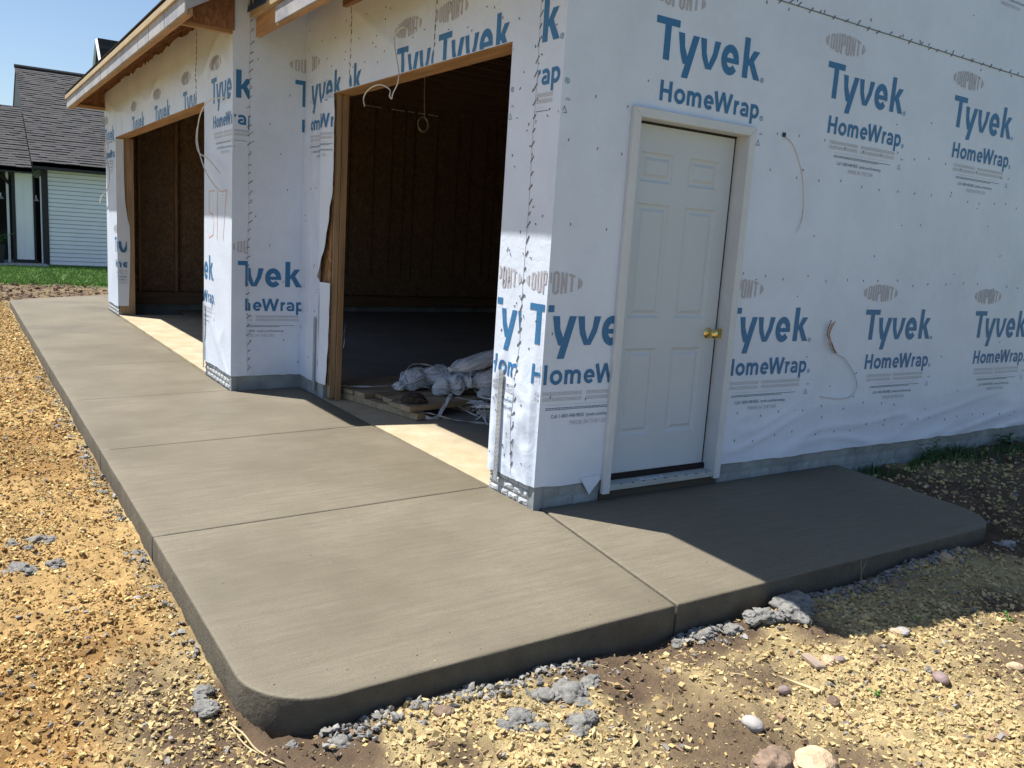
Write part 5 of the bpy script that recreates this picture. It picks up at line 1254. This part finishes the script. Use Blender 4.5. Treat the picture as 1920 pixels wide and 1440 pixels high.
# ================================================================= NEIGHBOUR HOUSE
hs = empty('neighbour_house', (0, 23.8, -.15), label='white sided house with black trim and grey shingle roof beyond the lawn', category='house')
HY = 23.8
z = -.12; 
while z < 2.47:
    MB().prism([(-.262, HY-.001, z), (-.262, HY-.030, z), (-.262, HY-.008, z+.100), (-.262, HY-.001, z+.100)], (9, 0, 0)).build('siding_board', M_siding, hs); z += .116
MB().box(-.25, 8.74, HY, HY+5.2, -.15, 2.6).build('wall', simple('lap_shadow_backing', (.22, .24, .27), .7), hs)  # dark face behind the board gaps paints the lap shadow lines
MB().box(-.262, 8.74, HY-.03, HY-.001, -.2, -.12).build('base_strip', M_black, hs)
MB().box(-.42, -.262, HY-.05, HY+.1, -.15, 2.5).build('corner_board', M_black, hs)
MB().box(-.645, 8.9, 23.38, 23.42, 2.485, 2.665).build('eave_board', M_black, hs)
MB().box(-.645, 8.9, 23.42, HY, 2.485, 2.50).build('soffit', M_black, hs)
def shingled(x0, x1, y0, z0, y1, z1, name='roof'):
    L_ = math.hypot(y1-y0, z1-z0); rows = int(L_/.145); cy_, sz = (y1-y0)/L_, (z1-z0)/L_
    rf = MB().prism([(x0, y0, z0-.02), (x0, y1, z1-.02), (x0, y1, z1-.12), (x0, y0, z0-.12)], (x1-x0, 0, 0)).build(name, M_black, hs)
    mb = MB(); rr = random.Random(int(y0*10))
    for i in range(rows+1):
        u0 = i*.145; u1 = min(u0+.17, L_); w = x0-.02+rr.uniform(-.2, 0)
        while w < x1:
            l = rr.uniform(.18, .36); a = max(w, x0-.02); b = min(w+l, x1); hgt = rr.choice([.018, .030])
            if b > a:
                P0 = lambda xx, u, h_: (xx, y0+cy_*u-sz*h_, z0+sz*u+cy_*h_-.02)
                mb.hexa([P0(a, u0, 0), P0(b, u0, 0), P0(b, u1, 0), P0(a, u1, 0), P0(a, u0, hgt), P0(b, u0, hgt), P0(b, u1, .004), P0(a, u1, .004)])
            w += l+.004
    mb.build('shingle_courses', M_roofn, rf, kind='stuff'); return rf
shingled(-.65, 3.3, 23.38, 2.68, 29.0, 5.84)
MB().prism([(3.3, 23.38, 2.68), (3.3, 29, 5.84), (3.3, 29, 5.7), (3.3, 23.38, 2.58)], (6, 0, 0)).build('roof', M_roofn, hs)
MB().prism([(-.65, 29, 5.84), (-.65, 34.6, 2.7), (-.65, 34.6, 2.58), (-.65, 29, 5.72)], (10, 0, 0)).build('roof', M_roofn, hs)
MB().prism([(-.63, 23.5, 2.62), (-.63, 29, 5.72), (-.63, 34.4, 2.62)], (.1, 0, 0)).build('gable_wall', M_black, hs)
MB().tube([(-.68, 29, 5.86), (3.3, 29, 5.86)], .06, 6).build('ridge_cap', M_roofn, hs)
# lower wing
shingled(-6.5, -.67, 23.36, 2.50, 26.7, 4.385)
MB().prism([(-6.5, 26.7, 4.385), (-6.5, 30, 2.5), (-6.5, 30, 2.4), (-6.5, 26.7, 4.28)], (5.83, 0, 0)).build('roof', M_roofn, hs)
MB().box(-6.5, -.63, 23.36, 23.40, 2.335, 2.49).build('eave_board', M_black, hs)
MB().box(-1.06, -.63, HY, HY+.12, .0, 2.36).build('wall', M_siding, hs)
for x in (-1.04, -.845, -.65): MB().box(x-.012, x+.012, HY-.014, HY-.001, .0, 2.36).build('batten', M_siding, hs)
MB().box(-1.14, -1.06, HY-.03, HY+.12, -.1, 2.36).build('post', M_black, hs); MB().box(-.63, -.585, HY-.03, HY+.6, -.1, 2.3).build('post', M_black, hs)
MB().box(-1.14, -.55, HY-.02, HY+.12, -.12, -.001).build('base_strip', M_black, hs)
MB().box(-6.4, -.27, HY+1.6, HY+1.7, -.15, 2.3).build('recessed_wall', M_black, hs)
MB().box(-.58, -.43, HY+.62, HY+.66, -.15, 2.12).build('door', M_black, hs)
MB().box(-.455, -.422, HY-.02, HY+.03, -.1, 2.3).build('downpipe', M_siding, hs)
MB().box(-1.26, -1.20, HY+.1, HY+.16, -.1, 2.36).build('downpipe', M_siding, hs)
MB().tube([(-1.45, HY+.05, 2.34), (-1.16, HY+.05, 2.02)], .04, 4).build('brace', M_black, hs)
MB().box(-6.3, -1.5, HY+.9, HY+.95, .9, 2.1).build('window', M_siding, hs)
for lx, lz in ((-.555, 1.62), (-1.40, 1.62)):
    lp = lathe([(.085, 0), (.060, .035), (.03, .07), (.02, .12), (.02, .16)], (lx, HY+.02, lz), (0, 0, 1), 14).build('wall_lamp', simple('lamp_metal_%d' % int(abs(lx)*10), (.45, .46, .47), .4, metal=.5), hs)
    MB().tube([(lx, HY+.02, lz+.14), (lx+.08, HY+.02, lz+.2), (lx+.11, HY+.02, lz+.08)], .012, 5).build('lamp_arm', M_black, lp)
MB().box(-6.4, -.36, 22.95, HY+1.6, -.16, -.095).build('front_walk', M_path, None, kind='structure')
# steep upper gable farther back
MB().prism([(2.29, 33, 7.78), (2.29, 29.6, 4.2), (2.29, 29.6, 4.0), (2.29, 33, 7.55)], (5, 0, 0)).build('roof', M_roofn, hs)
mb = MB()
for i in range(26):
    u = i/26; y_ = 29.6+3.4*u; z_ = 4.2+3.58*u; mb.box(2.27, 7.2, y_, y_+.03, z_, z_+.17)
mb.build('shingle_courses', M_roofn, hs, kind='stuff')
MB().prism([(2.29, 33, 7.78), (2.29, 36.4, 4.2), (2.29, 36.4, 4.0), (2.29, 33, 7.55)], (5, 0, 0)).build('roof', M_roofn, hs)
MB().prism([(2.45, 29.8, 4.2), (2.45, 33, 7.5), (2.45, 36.2, 4.2)], (.1, 0, 0)).build('gable_wall', M_black, hs)
for p, q in (((2.27, 33, 7.76), (2.27, 29.6, 4.15)), ((2.27, 33, 7.76), (2.27, 36.4, 4.15)), ((2.30, 31.6, 6.2), (2.30, 34.4, 6.2)), ((2.30, 33, 6.2), (2.30, 33, 7.6))): MB().tube([p, q], .07, 4).build('rake_board', M_siding if p[2] > 7 else M_black, hs)
# planter with shrub left
MB().hexa([(-1.62, 23.35, -.09), (-1.40, 23.35, -.09), (-1.40, 23.57, -.09), (-1.62, 23.57, -.09), (-1.66, 23.31, .42), (-1.36, 23.31, .42), (-1.36, 23.61, .42), (-1.66, 23.61, .42)]).build('planter', M_black, None, label='tall black planter by the porch post at the left frame edge', category='planter')
leaf_plant(-1.50, 23.45, .42, 26, 8, 'leafy green plant growing in the black porch planter', M_leafy, 1.3, .35, z=.42, name='potted_plant', cat='plant')
